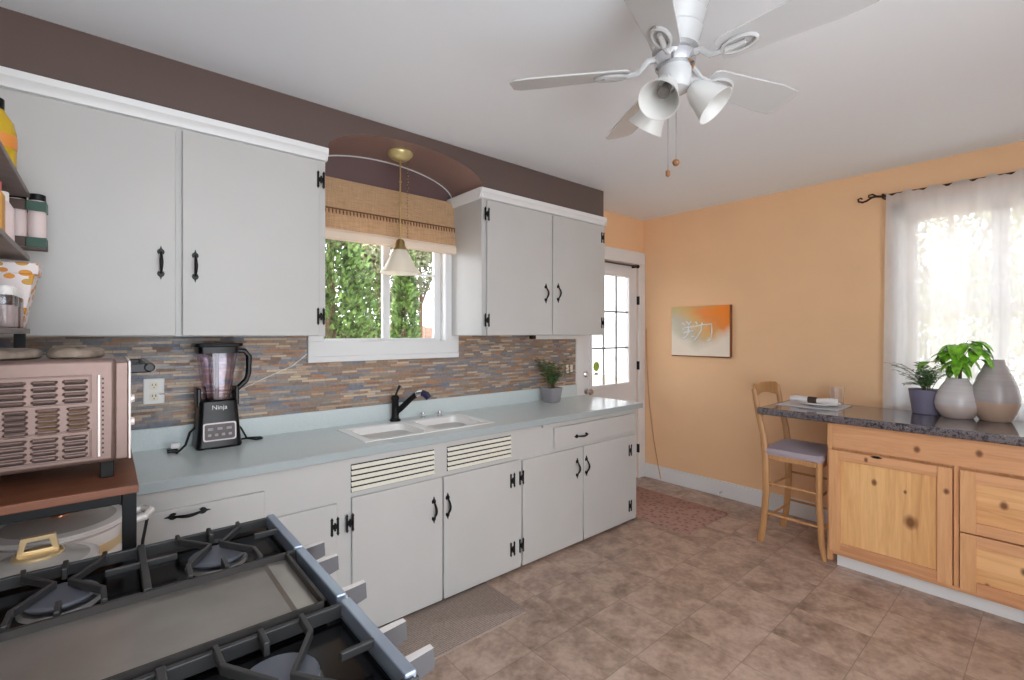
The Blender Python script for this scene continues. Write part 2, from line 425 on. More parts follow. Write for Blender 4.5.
# ------------------------------------------------------------------ setting
struct(B(XL-.1, XW+.12, YN, YW+.14, -.06, 0).build('floor', M['floor']), 'mottled brown vinyl tile floor')
struct(B(XL-.1, XW+.12, YN, YW+.14, ZC, ZC+.06).build('ceiling', M['ceil']), 'plain white ceiling')
struct(B(XL-.1, XL, YN, YW, 0, ZC).build('wall_left', M['leftwall']))
struct(B(1.5, XW+.12, YN-.1, YN, 0, ZC).build('wall_front_light_block', M['leftwall']))  # unseen partial wall, added to cut fill light from the open back
# sink wall with window and door openings (0 = apricot, 1 = taupe)
WX0, WX1, WZ0, WZ1 = .93, 1.80, 1.385, 2.22
DX0, DX1, DZ1 = 3.215, 4.05, 2.14
w = MB(); w.cur = 1
w.box(XL-.1, WX0, YW, YW+.14, 0, ZC); w.box(WX0, WX1, YW, YW+.14, 0, WZ0); w.box(WX0, WX1, YW, YW+.14, WZ1, ZC); w.box(WX1, 3.05, YW, YW+.14, 0, ZC)
w.cur = 0
w.box(3.05, DX0, YW, YW+.14, 0, ZC); w.box(DX0, DX1, YW, YW+.14, DZ1, ZC); w.box(DX1, XW+.12, YW, YW+.14, 0, ZC)
struct(w.build('wall_back', [M['orange'], mat('mauve_niche_paint', (106, 84, 84), .5)], smooth=0))
# window wall
RY0, RY1, RZ0, RZ1 = -.17, .71, .98, 2.26
w = MB(); w.box(XW, XW+.12, YN, RY0, 0, ZC); w.box(XW, XW+.12, RY1, YW+.001, 0, ZC); w.box(XW, XW+.12, RY0, RY1, 0, RZ0); w.box(XW, XW+.12, RY0, RY1, RZ1, ZC)
struct(w.build('wall_right', M['orange'], smooth=0), 'apricot painted wall')
# soffit with the arched recess over the window
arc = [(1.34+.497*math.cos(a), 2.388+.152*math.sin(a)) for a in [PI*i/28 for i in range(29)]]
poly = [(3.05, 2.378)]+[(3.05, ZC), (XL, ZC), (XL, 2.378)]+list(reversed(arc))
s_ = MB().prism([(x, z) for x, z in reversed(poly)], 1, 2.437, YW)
so_ = struct(s_.build('wall_soffit', [M['taupe'], mat('mauve_vault_painted_light', (148, 120, 112), .4)], smooth=40), 'dark taupe soffit with a mauve arch underside lightened as if window-lit')
for p_ in so_.data.polygons:  # arch underside takes a paler mauve, window light put into its colour
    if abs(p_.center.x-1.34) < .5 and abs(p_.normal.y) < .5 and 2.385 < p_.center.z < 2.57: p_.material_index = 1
struct(MB().tube([(x, YW-.004, z-.004) for x, z in arc], .004, 6).build('trim_1', M['trim']))
struct(B(XW-.016, XW, YN, YW, 0, .125).box(XW-.012, XW, YN, YW, .125, .14).build('baseboard_right', M['trim'], bevel=.003))
struct(B(DX0-1.2, 3.115, YW-.014, YW, 0, .12).build('baseboard_back', M['trim'], bevel=.003))

# splashback
sp = MB().box(XL, .868, YW-.010, YW, 1.005, 1.437).box(.868, 1.88, YW-.010, YW, 1.005, 1.283).box(1.88, 3.118, YW-.010, YW, 1.005, 1.437)
struct(sp.build('wall_backsplash', M['mosaic'], smooth=0), 'mosaic splashback of thin brown, grey and blue strips')

# sink window
win = MB()
win.box(.86, WX0+.02, YW-.03, YW+.01, 1.40, WZ1+.06); win.box(WX1-.03, 1.878, YW-.03, YW+.01, 1.40, WZ1+.06); win.box(WX0, WX1, YW-.03, YW+.01, WZ1-.01, WZ1+.06)
win.box(.86, 1.878, YW-.03, YW+.01, 1.31, 1.402)
win.box(WX0, WX0+.012, YW, YW+.14, WZ0, WZ1).box(WX1-.012, WX1, YW, YW+.14, WZ0, WZ1).box(WX0, WX1, YW, YW+.14, WZ0, WZ0+.016).box(WX0, WX1, YW, YW+.14, WZ1-.012, WZ1)
wo = struct(win.build('window_1', M['trim'], bevel=.003), 'white slider window over the sink')
B(.855, 1.872, YW-.042, YW+.01, 1.284, 1.318).build('apron_strip', M['trim'], wo, bevel=.004)
for x0, x1 in ((WX0, 1.375), (1.356, WX1-.012)):
    yy = YW+.035 if x0 < 1 else YW+.065
    b0, t0 = 1.385, WZ1; e = .034 if x0 < 1 else .05; el = .046 if x0 > 1 else .02
    f_ = MB().box(x0, x0+el, yy, yy+.03, b0, t0).box(x1-e, x1, yy, yy+.03, b0, t0).box(x0+el, x1-e, yy+.001, yy+.029, b0, b0+.035).box(x0+el, x1-e, yy+.001, yy+.029, t0-.04, t0)
    if x0 > 1: f_.box(x0+el, x1-e, yy+.01, yy+.02, 1.845, 1.86)
    sa = f_.build('sash', M['trim'], wo, smooth=0)
    B(x0+el, x1-e, yy+.012, yy+.016, b0+.035, t0-.04).build('pane', M['glass'], sa, smooth=0)

# right window
rw = MB()
for y0, y1 in ((RY0-.09, RY0), (RY1, RY1+.09)): rw.box(XW-.02, XW+.02, y0, y1, RZ0-.02, RZ1+.09)
rw.box(XW-.02, XW+.02, RY0-.09, RY1+.09, RZ1, RZ1+.09)
r2 = struct(rw.build('window_2', M['trim'], bevel=.003), 'white double window behind the sheer curtain')
B(XW-.04, XW+.05, RY0-.11, RY1+.11, RZ0-.03, RZ0).build('window_sill', M['trim'], r2, bevel=.004)
for y0, y1 in ((.265, RY1), (RY0, .275)):
    f_ = MB().box(XW+.04, XW+.07, y0, y0+.045, RZ0, RZ1).box(XW+.04, XW+.07, y1-.045, y1, RZ0, RZ1).box(XW+.04, XW+.07, y0, y1, RZ0, RZ0+.05).box(XW+.04, XW+.07, y0, y1, RZ1-.04, RZ1)
    f_.box(XW+.045, XW+.065, y0, y1, 1.60, 1.635)
    sa = f_.build('sash', M['trim'], r2, smooth=0)
    B(XW+.053, XW+.057, y0+.04, y1-.04, RZ0+.04, RZ1-.03).build('pane', M['glass'], sa, smooth=0)

# back door
cs = MB().box(3.12, DX0, YW-.02, YW, 0, DZ1).box(DX1, XW-.001, YW-.02, YW, 0, DZ1).box(3.12, XW-.001, YW-.02, YW, DZ1, DZ1+.125)
struct(cs.build('trim_2', M['trim'], bevel=.004), 'white door casing')
gx0, gx1, gz0, gz1 = 3.345, 3.915, .965, 2.005
dm = MB().box(DX0+.004, gx0, YW+.005, YW+.045, .008, DZ1-.004).box(gx1, DX1-.004, YW+.005, YW+.045, .008, DZ1-.004)
dm.box(gx0, gx1, YW+.005, YW+.045, .008, gz0).box(gx0, gx1, YW+.005, YW+.045, gz1, DZ1-.004)
d1 = struct(dm.build('door_1', M['doorpaint'], smooth=0), 'white back door with a nine pane window')
gf = MB().box(gx0-.03, gx0+.005, YW-.006, YW+.03, gz0-.03, gz1+.03).box(gx1-.005, gx1+.03, YW-.006, YW+.03, gz0-.03, gz1+.03)
gf.box(gx0, gx1, YW-.006, YW+.03, gz0-.03, gz0+.005).box(gx0, gx1, YW-.006, YW+.03, gz1-.005, gz1+.03)
gf.build('glass_frame', M['doorpaint'], d1, bevel=.004)
B(gx0, gx1, YW+.02, YW+.026, gz0, gz1).build('pane', M['glass'], d1, smooth=0)
mu = MB()
for i in (1, 2):
    x = gx0+(gx1-gx0)*i/3; mu.box(x-.008, x+.008, YW+.008, YW+.02, gz0, gz1)
    z = gz0+(gz1-gz0)*i/3; mu.box(gx0, gx1, YW+.008, YW+.0205, z-.008, z+.008)
plab(mu.build('muntins', mat('grey_muntin', (150, 152, 156), .4), d1, smooth=0), 'grey muntins')
TX = Matrix.Rotation(PI/2, 3, 'X')
plab(MB().lathe([(.028, 0), (.028, .006), (.012, .012), (.012, .035), (.026, .042), (.03, .058), (.022, .07)], (3.275, YW+.005, .93), 18, TX).build('knob', M['chrome'], d1), 'chrome door knob')
plab(MB().lathe([(.03, 0), (.03, .012), (.02, .02)], (3.265, YW+.005, 1.085), 18, TX).box(3.26, 3.27, YW-.03, YW-.01, 1.07, 1.10).build('deadbolt', M['chrome'], d1), 'chrome deadbolt')
for z in (.3, 1.13, 1.78):
    plab(B(DX1-.006, DX1+.006, YW-.024, YW+.004, z-.042, z+.042).build('hinge', M['black'], d1), 'black hinge')
dc = MB().lathe([(.045, 0), (.045, .001)], (3.435, YW+.019, 1.145), 20, TX).build('decal', M['greendecal'], d1); plab(dc, 'round green decal on the glass')
plab(B(3.41, 3.46, YW+.018, YW+.0195, 1.07, 1.085).build('decal_caption', M['rod'], dc), 'grey line of print')
rod = thing('curtain_rod', (3.6, YW, 2.135), 'thin dark curtain rod mounted across the top of the back door', 'curtain rod')
MB().tube([(3.25, YW-.035, 2.115), (4.0, YW-.035, 2.115)], .008).build('rod', M['rod'], rod)
for x in (4.01, 3.24): MB().sphere((x, YW-.035, 2.115), .018).build('finial', M['black'], rod)
for x in (3.27, 3.97): B(x-.008, x+.008, YW-.04, YW+.006, 2.10, 2.125).build('bracket', M['black'], rod)

# ------------------------------------------------------------------ ironmongery
def pull(parent, x, y, z, L=.138, vertical=True):
    h = L/2
    def P(a, d): return (x, y-d, z+a) if vertical else (x+a, y-d, z)
    b = MB()
    pts = [P(-h*.62+h*1.24*i/10, .006+.024*math.sin(PI*i/10)) for i in range(11)]
    b.tube(pts, [.004+.0028*math.sin(PI*i/10) for i in range(11)], 8)
    for s in (-1, 1):
        shape = [(0, .62), (.25, .50), (.34, .64), (.28, .76), (.10, .84), (0, 1.02), (-.10, .84), (-.28, .76), (-.34, .64), (-.25, .50)]
        ring0, ring1 = [], []
        for q, a in shape:
            o = q*h*.55
            if vertical: ring0.append((x+o, y, z+s*a*h)); ring1.append((x+o*.8, y-.006, z+s*a*h))
            else: ring0.append((x+s*a*h, y, z+o)); ring1.append((x+s*a*h, y-.006, z+o*.8))
        b.loft([ring0, ring1])
    return plab(b.build('handle', M['black'], parent, smooth=50), 'black spade-ended pull')
def hinge(parent, x, y, z, h=.085, w=.038):
    b = MB()
    for s in (-1, 1):
        xx = x+s*w*.36
        ring = [(xx-.005, z-h*.40), (xx+.005, z-h*.40), (xx+.005, z+h*.40), (xx-.005, z+h*.40)]
        b.prism(ring, 1, y-.004, y)
        for t in (-1, 1): b.prism([(xx-.007, z+t*h*.38), (xx, z+t*h*.36), (xx+.007, z+t*h*.38), (xx+.003, z+t*h*.46), (xx, z+t*h*.52), (xx-.003, z+t*h*.46)], 1, y-.005, y)
    b.box(x-w*.36, x+w*.36, y-.004, y, z-.011, z+.011)
    b.tube([(x, y-.005, z-.018), (x, y-.005, z+.018)], .0045, 8)
    return plab(b.build('hinge', M['black'], parent, smooth=40), 'black H hinge')

# ------------------------------------------------------------------ upper cabinets
def upper(x0, x1, doors, label, left_end):
    t = thing('wall_cabinet', ((x0+x1)/2, YW, 1.437), label, 'cabinet', 'white wall cabinets')
    b = MB().box(x0, x1, YU+.019, YW-.011, 1.437, 2.36)
    b.box(x0, x1, YU+.002, YU+.02, 1.437, 2.36)
    b.build('carcass', M['cab'], t, bevel=.002)
    cr = MB(); prof = [(YU+.002, 2.315), (YU-.012, 2.318), (YU-.016, 2.335), (YU-.030, 2.352), (YU-.034, 2.376), (YU+.006, 2.376)]
    cr.prism(prof, 0, x0-(.025 if left_end else 0), x1+.004-(.012 if left_end else 0))
    if left_end: cr.prism([(x0, 2.315), (x0-.012, 2.318), (x0-.016, 2.335), (x0-.027, 2.352), (x0-.03, 2.376), (x0, 2.376)], 1, YU-.02, YW-.012)
    if not left_end or True:
        cr.prism([(x1, 2.315), (x1+.004, 2.318), (x1+.006, 2.335), (x1+.009, 2.352), (x1+.010, 2.376), (x1, 2.376)], 1, YU-.02, YW-.012)
    cr.build('crown_moulding', M['trim'], t, smooth=30)
    for dx0, dx1, hx, hz, gx in doors:
        d = B(dx0, dx1, YU-.018, YU+.001, 1.44, 2.305).build('door', M['cab'], t, bevel=.003)
        pull(d, hx, YU-.018, hz)
        if gx is not None:
            for z in (1.535, 2.215): hinge(d, gx, YU-.018, z)
    return t
upper(XL+.01, .835, [(XL+.02, .215, .165, 1.74, None), (.238, .800, .283, 1.737, .806)], 'white two-door wall cabinet hanging above the blender', False)
cu = upper(1.818, 3.05, [(1.85, 2.436, 2.372, 1.735, 1.846), (2.446, 3.035, 2.498, 1.745, 3.008)], 'white two-door wall cabinet between the sink window and back door', True)
st = thing('light_strip', (2.66, 2.6, 1.42), 'white strip light fixed under the right wall cabinet', 'light')
B(2.47, 2.95, 2.62, 2.66, 1.405, 1.4365).build('housing', M['strip'], st, bevel=.004)
plab(B(2.44, 2.472, 2.618, 2.662, 1.408, 1.436).build('end_cap', M['bronze'], st, bevel=.003), 'dark brown end cap')

# ------------------------------------------------------------------ base cabinets
ZT = .868
def base_unit(x0, x1, label):
    t = thing('base_cabinet', ((x0+x1)/2, 2.5, 0), label, 'cabinet', 'white base cabinets under the worktop')
    b = MB().box(x0, x1, YB, YW-.02, .03, ZT).box(x0, x1, YB+.05, YW-.02, 0, .031)
    b.build('carcass', M['cab'], t, smooth=0)
    return t
def front(t, name, x0, x1, z0, z1, th=.018): return B(x0, x1, YB-th, YB+.001, z0, z1).build(name, M['cab'], t, bevel=.003)
u1 = base_unit(XL+.01, .838, 'white base cabinet with single long drawer, behind the stove')
d = front(u1, 'drawer', -.02, .50, .618, .79); pull(d, .232, YB-.018, .764, .145, False)
d = front(u1, 'door', .545, .803, .03, .667); hinge(d, .790, YB-.018, .565); hinge(d, .790, YB-.018, .13)
u2 = base_unit(.838, 1.937, 'white sink base cabinet with two louvred vents above its doors')
d = front(u2, 'door', .872, 1.366, .02, .678); pull(d, 1.312, YB-.018, .517); hinge(d, .860, YB-.018, .565); hinge(d, .860, YB-.018, .13)
d = front(u2, 'door', 1.376, 1.928, .02, .678); pull(d, 1.398, YB-.018, .518); hinge(d, 1.860, YB-.018, .562); hinge(d, 1.860, YB-.018, .148)
for vx0, vx1 in ((.872, 1.322), (1.405, 1.858)):
    v_ = MB().box(vx0, vx1, YB-.004, YB+.001, .70, .832); vo_ = plab(v_.build('vent', M['ventdark'], u2, smooth=0), 'dark louvred vent opening')
    for i in range(5):
        z = .704+i*.0265
        MB().prism([(YB-.012, z), (YB-.004, z+.017), (YB-.002, z+.017), (YB-.010, z-.0005)], 0, vx0, vx1).build('louvre', M['vent'], vo_, smooth=0)
u3 = base_unit(1.937, 3.15, 'white base cabinet with one small drawer at the door end of the run')
d = front(u3, 'door', 1.946, 2.500, .02, .668); pull(d, 2.440, YB-.018, .530); hinge(d, 1.932, YB-.018, .565); hinge(d, 1.932, YB-.018, .150)
d = front(u3, 'door', 2.512, 3.118, .02, .668); pull(d, 2.535, YB-.018, .530); hinge(d, 3.045, YB-.018, .555); hinge(d, 3.045, YB-.018, .13)
d = front(u3, 'drawer', 2.225, 3.105, .692, .832); pull(d, 2.485, YB-.018, .748, .15, False)
B(2.12, 2.90, YB-.014, YB+.001, .842, .862).build('pull_out_board', M['cab'], u3, bevel=.002)

# worktop with the sink hole
wt = thing('worktop', (1.4, 2.5, ZT), 'long pale blue-grey laminate worktop along the sink wall', 'worktop')
SX0, SX1, SY0, SY1 = .985, 1.80, 2.285, 2.665
t_ = MB().box(XL+.005, SX0, 2.172, YW-.03, ZT, .905).box(SX1, 3.195, 2.172, YW-.03, ZT, .905).box(SX0, SX1, 2.172, SY0, ZT, .905).box(SX0, SX1, SY1, YW-.03, ZT, .905)
t_.build('top', M['counter'], wt, smooth=0)
plab(B(XL+.005, 3.199, 2.166, 2.1725, ZT-.001, .9045).box(3.194, 3.2, 2.166, YW-.03, ZT-.001, .9045).build('edge_band', M['counteredge'], wt, bevel=.002), 'darker grey edge band')
B(XL+.005, 3.118, YW-.03, YW-.011, ZT, 1.006).build('upstand', M['counter'], wt, bevel=.003)

# sink
sk = thing('kitchen_sink', (1.39, 2.47, .905), 'white double-bowl sink set into the worktop under the window', 'sink')
rim = MB()
bx = [(1.02, 1.375), (1.415, 1.765)]; by0, by1 = 2.315, 2.64
for a0, a1, c0, c1 in ((SX0-.005, SX1+.005, SY0-.005, by0), (SX0-.005, SX1+.005, by1, SY1+.005), (SX0-.005, bx[0][0], by0, by1), (bx[0][1], bx[1][0], by0, by1), (bx[1][1], SX1+.005, by0, by1)):
    rim.box(a0, a1, c0, c1, .9035, .908)
rim.build('rim', M['sinkwhite'], sk, smooth=0)
for x0, x1 in bx:
    b = MB(); cx, cy, hx, hy = (x0+x1)/2, (by0+by1)/2, (x1-x0)/2, (by1-by0)/2
    def rr(z, i, cr):
        r_ = []
        for qx, qy, a0 in ((1,1,0),(-1,1,PI/2),(-1,-1,PI),(1,-1,1.5*PI)):
            for j in range(5):
                a = a0+PI/2*j/4; r_.append((cx+qx*(hx-i-cr)+cr*math.cos(a), cy+qy*(hy-i-cr)+cr*math.sin(a), z))
        return r_
    b.loft([rr(.9082, -.002, .002), rr(.905, .012, .05), rr(.80, .025, .06), rr(.765, .05, .07), rr(.76, .09, .06)], (False, True))
    bo = b.build('bowl', M['sinkwhite'], sk)
    plab(MB().lathe([(.04, 0), (.04, .003), (.02, .002)], (cx, cy, .7605), 18).build('drain', M['chrome'], bo), 'chrome drain')

# tap
tp_ = thing('sink_faucet', (1.365, 2.725, .905), 'black single-lever faucet with chrome collar behind the sink', 'faucet')
b = MB().lathe([(.034, 0), (.034, .008), (.026, .014), (.022, .03), (.022, .13), (.025, .135), (.025, .148), (.016, .16)], (1.365, 2.725, .905), 20)
b.build('body', M['black'], tp_)
MB().tube([(1.365, 2.725, .955), (1.39, 2.695, .985), (1.43, 2.645, 1.045), (1.455, 2.615, 1.075)], [.017, .018, .017, .017], 12).build('spout', M['black'], tp_)
plab(MB().tube([(1.453, 2.617, 1.074), (1.467, 2.60, 1.083), (1.478, 2.585, 1.083)], .0195, 12).build('collar', M['chrome'], tp_), 'chrome collar')
plab(MB().tube([(1.476, 2.587, 1.083), (1.493, 2.567, 1.072), (1.504, 2.552, 1.050)], [.02, .022, .019], 12).build('spray_head', M['bluehead'], tp_), 'dark blue spray head')
MB().tube([(1.368, 2.725, 1.06), (1.375, 2.722, 1.085), (1.392, 2.715, 1.125)], [.009, .006, .009], 10).build('lever', M['black'], tp_)
for x, y, s in ((1.555, 2.715, 'left of two small chrome caps on the worktop behind the sink'), (1.665, 2.69, 'right of two small chrome caps on the worktop behind the sink')):
    tag(MB().lathe([(.016, 0), (.016, .006), (.010, .01), (.010, .022), (.015, .026), (.013, .034)], (x, y, .905), 16).build('sink_hole_cap', M['chrome']), s, 'cap', 'sink hole caps')

# ------------------------------------------------------------------ pendant and shade
pd = thing('pendant_lamp', (1.34, 2.61, 2.535), 'pendant lamp with white glass bell shade hanging before the window', 'lamp')
plab(MB().lathe([(.03, -.045), (.055, -.032), (.072, -.014), (.076, -.004), (.074, .004)], (1.34, 2.61, 2.535), 24).build('canopy', mat('brassy_canopy', (222, 206, 150), .3, metal=.5), pd), 'cream and brass canopy')
b = MB(); zz = 2.495
while zz > 1.99:
    b.lathe([(.009, 0), (.009, .008)], (1.34, 2.61, zz-.01), 10); b.tube([(1.34, 2.61, zz), (1.34, 2.61, max(zz-.125, 1.985))], .005, 8); zz -= .125
b.build('stem', M['brass'], pd)
b = MB()
for i in range(26): b.sphere((1.385+.004*(i % 2), 2.605, 2.50-i*.0185), .0045, 6)
b.build('chain', M['brass'], pd)
MB().lathe([(.016, .06), (.024, .052), (.03, .02), (.04, .005), (.042, -.008)], (1.34, 2.61, 1.955), 20).build('fitter', M['brass'], pd)
MB().lathe([(.035, 0), (.05, -.02), (.068, -.06), (.092, -.11), (.115, -.135), (.12, -.148), (.116, -.148), (.11, -.133), (.088, -.108), (.064, -.058), (.046, -.018)], (1.34, 2.61, 1.96), 32, closed=(False, False)).build('lamp_shade', M['opal'], pd)

rs = thing('roman_shade', (1.35, YW-.04, 2.35), 'tan woven roman shade with tassel trim above the sink window', 'window shade')
ys = YW-.06
MB().box(.865, 1.826, ys, ys+.012, 2.165, 2.35).build('upper_panel', M['shade'], rs, smooth=0)
MB().prism([(ys-.006, 2.175), (ys-.02, 2.10), (ys-.022, 2.055), (ys-.005, 2.04), (ys+.01, 2.05), (ys+.012, 2.175)], 0, .865, 1.826).build('lower_panel', M['shade'], rs, smooth=30)
plab(MB().prism([(ys-.018, 2.055), (ys-.03, 2.035), (ys-.028, 1.998), (ys-.008, 1.99), (ys+.012, 1.995), (ys+.012, 2.05)], 0, .866, 1.825).build('folded_hem', mat('pale_linen_hem', (232, 212, 192), .9), rs, smooth=30), 'paler folded hem')
b = MB().tube([(.866, ys-.009, 2.172), (1.825, ys-.009, 2.172)], .0045, 6)
for i in range(46):
    x = .876+i*.0208; b.tube([(x, ys-.011, 2.170), (x, ys-.015, 2.158), (x, ys-.017, 2.142)], [.0015, .0045, .0025], 5)
plab(b.build('tassel_trim', M['fabtrim'], rs), 'brown beaded tassel trim')

# ------------------------------------------------------------------ socket, switch and cables
oc = thing('wall_outlet', (.16, YW-.01, 1.18), 'white double outlet on the splashback left of the blender', 'outlet')
ox, oz = .165, 1.178
B(ox-.040, ox+.040, YW-.017, YW-.0095, oz-.06, oz+.06).build('plate', M['whiteplastic'], oc, bevel=.003)
for dz in (-.026, .026):
    so = MB().rrect([(ox, 0, 0, .017, .019, .008), (ox, 0, .002, .017, .019, .008)])
    so.v = [Vector((q.x, YW-.017-q.z, oz+dz+q.y)) for q in so.v]; f = so.build('socket', M['cream'], oc)
    sl = MB().box(ox-.008, ox-.005, YW-.0195, YW-.0185, oz+dz, oz+dz+.01).box(ox+.005, ox+.008, YW-.0195, YW-.0185, oz+dz, oz+dz+.01).box(ox-.002, ox+.002, YW-.0195, YW-.0185, oz+dz-.011, oz+dz-.007)
    plab(sl.build('slots', M['ventdark'], f, smooth=0), 'dark slots')
sw = thing('light_switch', (3.03, YW-.01, 1.15), 'grey-brown switch plate with two cream switches beside the back door', 'switch')
plab(B(2.975, 3.085, YW-.016, YW-.0095, 1.085, 1.205).build('plate', mat('grey_brown_plate', (142, 120, 112), .4), sw, bevel=.003), 'grey-brown plate')
for x in (3.005, 3.055): B(x-.014, x+.014, YW-.022, YW-.015, 1.11, 1.18).build('rocker', M['cream'], sw, bevel=.002)
tag(MB().tube([(.185, YW-.018, 1.165), (.25, YW-.014, 1.158), (.35, YW-.014, 1.155), (.47, YW-.014, 1.15), (.54, YW-.014, 1.165), (.66, YW-.014, 1.22), (.78, YW-.014, 1.27), (.858, YW-.013, 1.335)], .0035, 6).build('power_cord', mat('white_cord', (226, 214, 204), .5)),
    'thin white cord running up the splashback from outlet to window', 'cord')
tag(MB().tube([(XW-.006, 2.775, 1.50), (XW-.006, 2.765, 1.1), (XW-.006, 2.74, .75), (XW-.008, 2.69, .40), (XW-.020, 2.63, .15), (XW-.022, 2.60, .02)], .0045, 6).build('wall_cable', M['beigecord']),
    'thin peach-coloured cable hanging down the wall beside the back door', 'cable')

# ------------------------------------------------------------------ blender on the worktop
bl = thing('countertop_blender', (.40, 2.70, .905), 'black blender with a clear pitcher standing beside the outlet', 'blender')
bx_, by_ = .405, 2.70
b = MB().rrect([(bx_, by_, .905, .092, .085, .02), (bx_, by_, .915, .096, .09, .022), (bx_, by_, .94, .092, .086, .022), (bx_, by_, 1.055, .083, .078, .02), (bx_, by_, 1.075, .080, .074, .02)])
b.build('base', M['blackplastic'], bl)
MB().rrect([(bx_, by_, 1.07, .082, .075, .02), (bx_, by_, 1.125, .078, .07, .02), (bx_, by_, 1.13, .07, .064, .02)]).build('collar', M['blackplastic'], bl)
for s in (-1, 1): B(bx_+s*.079-.009, bx_+s*.079+.009, by_-.05, by_+.05, 1.10, 1.19).build('side_bracket', M['blackplastic'], bl, bevel=.005)
pn = MB().rrect([(0, 0, 0, .068, .042, .01), (0, 0, .004, .068, .042, .01)])
tilt = math.atan2(.010, .115)
def onface(q, zc=.985): return Vector((bx_+q.x, by_-.0845+ (zc+q.y-.965)*.075 - q.z, zc+q.y))
pn.v = [onface(q) for q in pn.v]; pf = plab(pn.build('control_panel', M['greypanel'], bl), 'silver-edged control panel')
p2 = MB().rrect([(0, 0, .003, .062, .036, .008), (0, 0, .0052, .062, .036, .008)]); p2.v = [onface(q) for q in p2.v]; plab(p2.build('panel_face', M['redpanel'], pf), 'dark red panel face')
bt = MB()
for i in range(3): bt.rrect([(-.038+i*.038, .014, .005, .011, .006, .003), (-.038+i*.038, .014, .0062, .011, .006, .003)], 3)
for i in range(4): bt.rrect([(-.042+i*.028, -.014, .005, .007, .006, .003), (-.042+i*.028, -.014, .0062, .007, .006, .003)], 3)
bt.v = [onface(q) for q in bt.v]; plab(bt.build('buttons', mat('grey_buttons', (150, 140, 140), .4), pf), 'grey buttons')
lettering('Ninja', 'lettering', .030, (bx_, by_-.0768, 1.098), FACE_S, M['paperlabel'], bl)
pt = MB()
def rr2(z, hx, hy, cr):
    r_ = []
    for qx, qy, a0 in ((1,1,0),(-1,1,PI/2),(-1,-1,PI),(1,-1,1.5*PI)):
        for j in range(5):
            a = a0+PI/2*j/4; r_.append((bx_+qx*(hx-cr)+cr*math.cos(a), by_+qy*(hy-cr)+cr*math.sin(a), z))
    return r_
pt.loft([rr2(1.13, .052, .052, .02), rr2(1.36, .080, .074, .025), rr2(1.36, .077, .071, .024), rr2(1.134, .049, .049, .019)], (True, True))
plab(pt.build('pitcher', M['clear'], bl), 'clear plastic pitcher')
MB().tube([(bx_, by_, 1.13), (bx_, by_, 1.36)], .010, 10).prism([(bx_-.03, 1.16), (bx_, 1.175), (bx_+.03, 1.165), (bx_, 1.168)], 1, by_-.006, by_+.006).prism([(bx_-.028, 1.27), (bx_, 1.285), (bx_+.028, 1.275), (bx_, 1.278)], 1, by_-.006, by_+.006).build('blade_tower', mat('smoky_tower', (74, 70, 82), .3), bl)
MB().rrect([(bx_, by_, 1.355, .083, .077, .02), (bx_, by_, 1.385, .085, .078, .02), (bx_, by_, 1.388, .10, .082, .02), (bx_+.005, by_, 1.402, .098, .08, .02)]).build('lid', M['blackplastic'], bl)
MB().tube([(bx_+.075, by_, 1.365), (bx_+.12, by_, 1.362), (bx_+.14, by_, 1.335), (bx_+.138, by_, 1.25), (bx_+.128, by_, 1.215), (bx_+.085, by_, 1.172), (bx_+.07, by_, 1.15)], [.011, .013, .014, .013, .013, .013, .012], 10).build('handle', M['blackplastic'], bl)
crd = MB().tube([(bx_+.085, by_+.03, 1.0), (bx_+.11, by_+.03, .97), (bx_+.135, by_+.02, .915), (bx_+.17, by_-.01, .910), (bx_+.20, by_-.01, .912), (bx_+.20, by_+.02, .912), (bx_+.15, by_+.03, .915), (bx_+.11, by_+.04, .911), (bx_+.0, by_+.085, .911)], .0045, 6)
crd.build('cord', M['rubber'], bl)
pl = MB().tube([(bx_-.085, by_+.02, 1.0), (bx_-.11, by_+.0, .98), (bx_-.13, by_-.03, .93), (bx_-.155, by_-.055, .912), (bx_-.17, by_-.09, .912)], .0055, 6)
pl.build('plug_cord', M['rubber'], bl)
adp = thing('plug_adapter', (.235, 2.665, .905), 'small white plug adapter lying on a black plug by the blender', 'adapter')
B(.218, .252, 2.66, 2.685, .920, .945).build('body', M['whiteplastic'], adp, bevel=.004)
plab(B(.205, .245, 2.65, 2.69, .905, .921).build('plug', M['blackplastic'], adp, bevel=.004), 'black plug underneath')
adp.rotation_euler = (0, 0, 0)

# ------------------------------------------------------------------ plants
def frond(b, base, dirx, diry, L, rise, droop, nleaf, lw, ll, seed):
    rnd = random.Random(seed); pts = []
    for i in range(9):
        t = i/8; h = L*t; pts.append(Vector((base[0]+dirx*h*(.35+.65*t), base[1]+diry*h*(.35+.65*t), base[2]+rise*t-droop*t*t)))
    b[0].tube(pts, [.0022*(1-.6*i/8) for i in range(9)], 5)
    for i in range(nleaf):
        t = .25+.75*i/(nleaf-1); k_ = min(7, int(t*8)); f = t*8-k_; p0 = pts[k_].lerp(pts[k_+1], f); d = (pts[k_+1]-pts[k_]).normalized()
        sd = d.cross(Vector((0,0,1))); sd = sd.normalized() if sd.length > .01 else Vector((1,0,0))
        for s in (-1, 1):
            o = (sd*s*.85+d*.6+Vector((0,0,rnd.uniform(-.25,.25)))).normalized()
            l_ = ll*(1-.45*abs(t-.55)*1.3)*rnd.uniform(.8, 1.15); nrm = o.cross(d).normalized(); wv = o.cross(nrm).normalized()*lw
            b[1].add([p0, p0+o*l_*.45+wv+nrm*.002, p0+o*l_-Vector((0,0,l_*.18)), p0+o*l_*.45-wv+nrm*.002], [(0,1,2,3)])
pp = thing('potted_palm', (2.70, 2.66, .905), 'small palm in a grey pot at the door end of the worktop', 'plant')
cx, cy = 2.68, 2.66
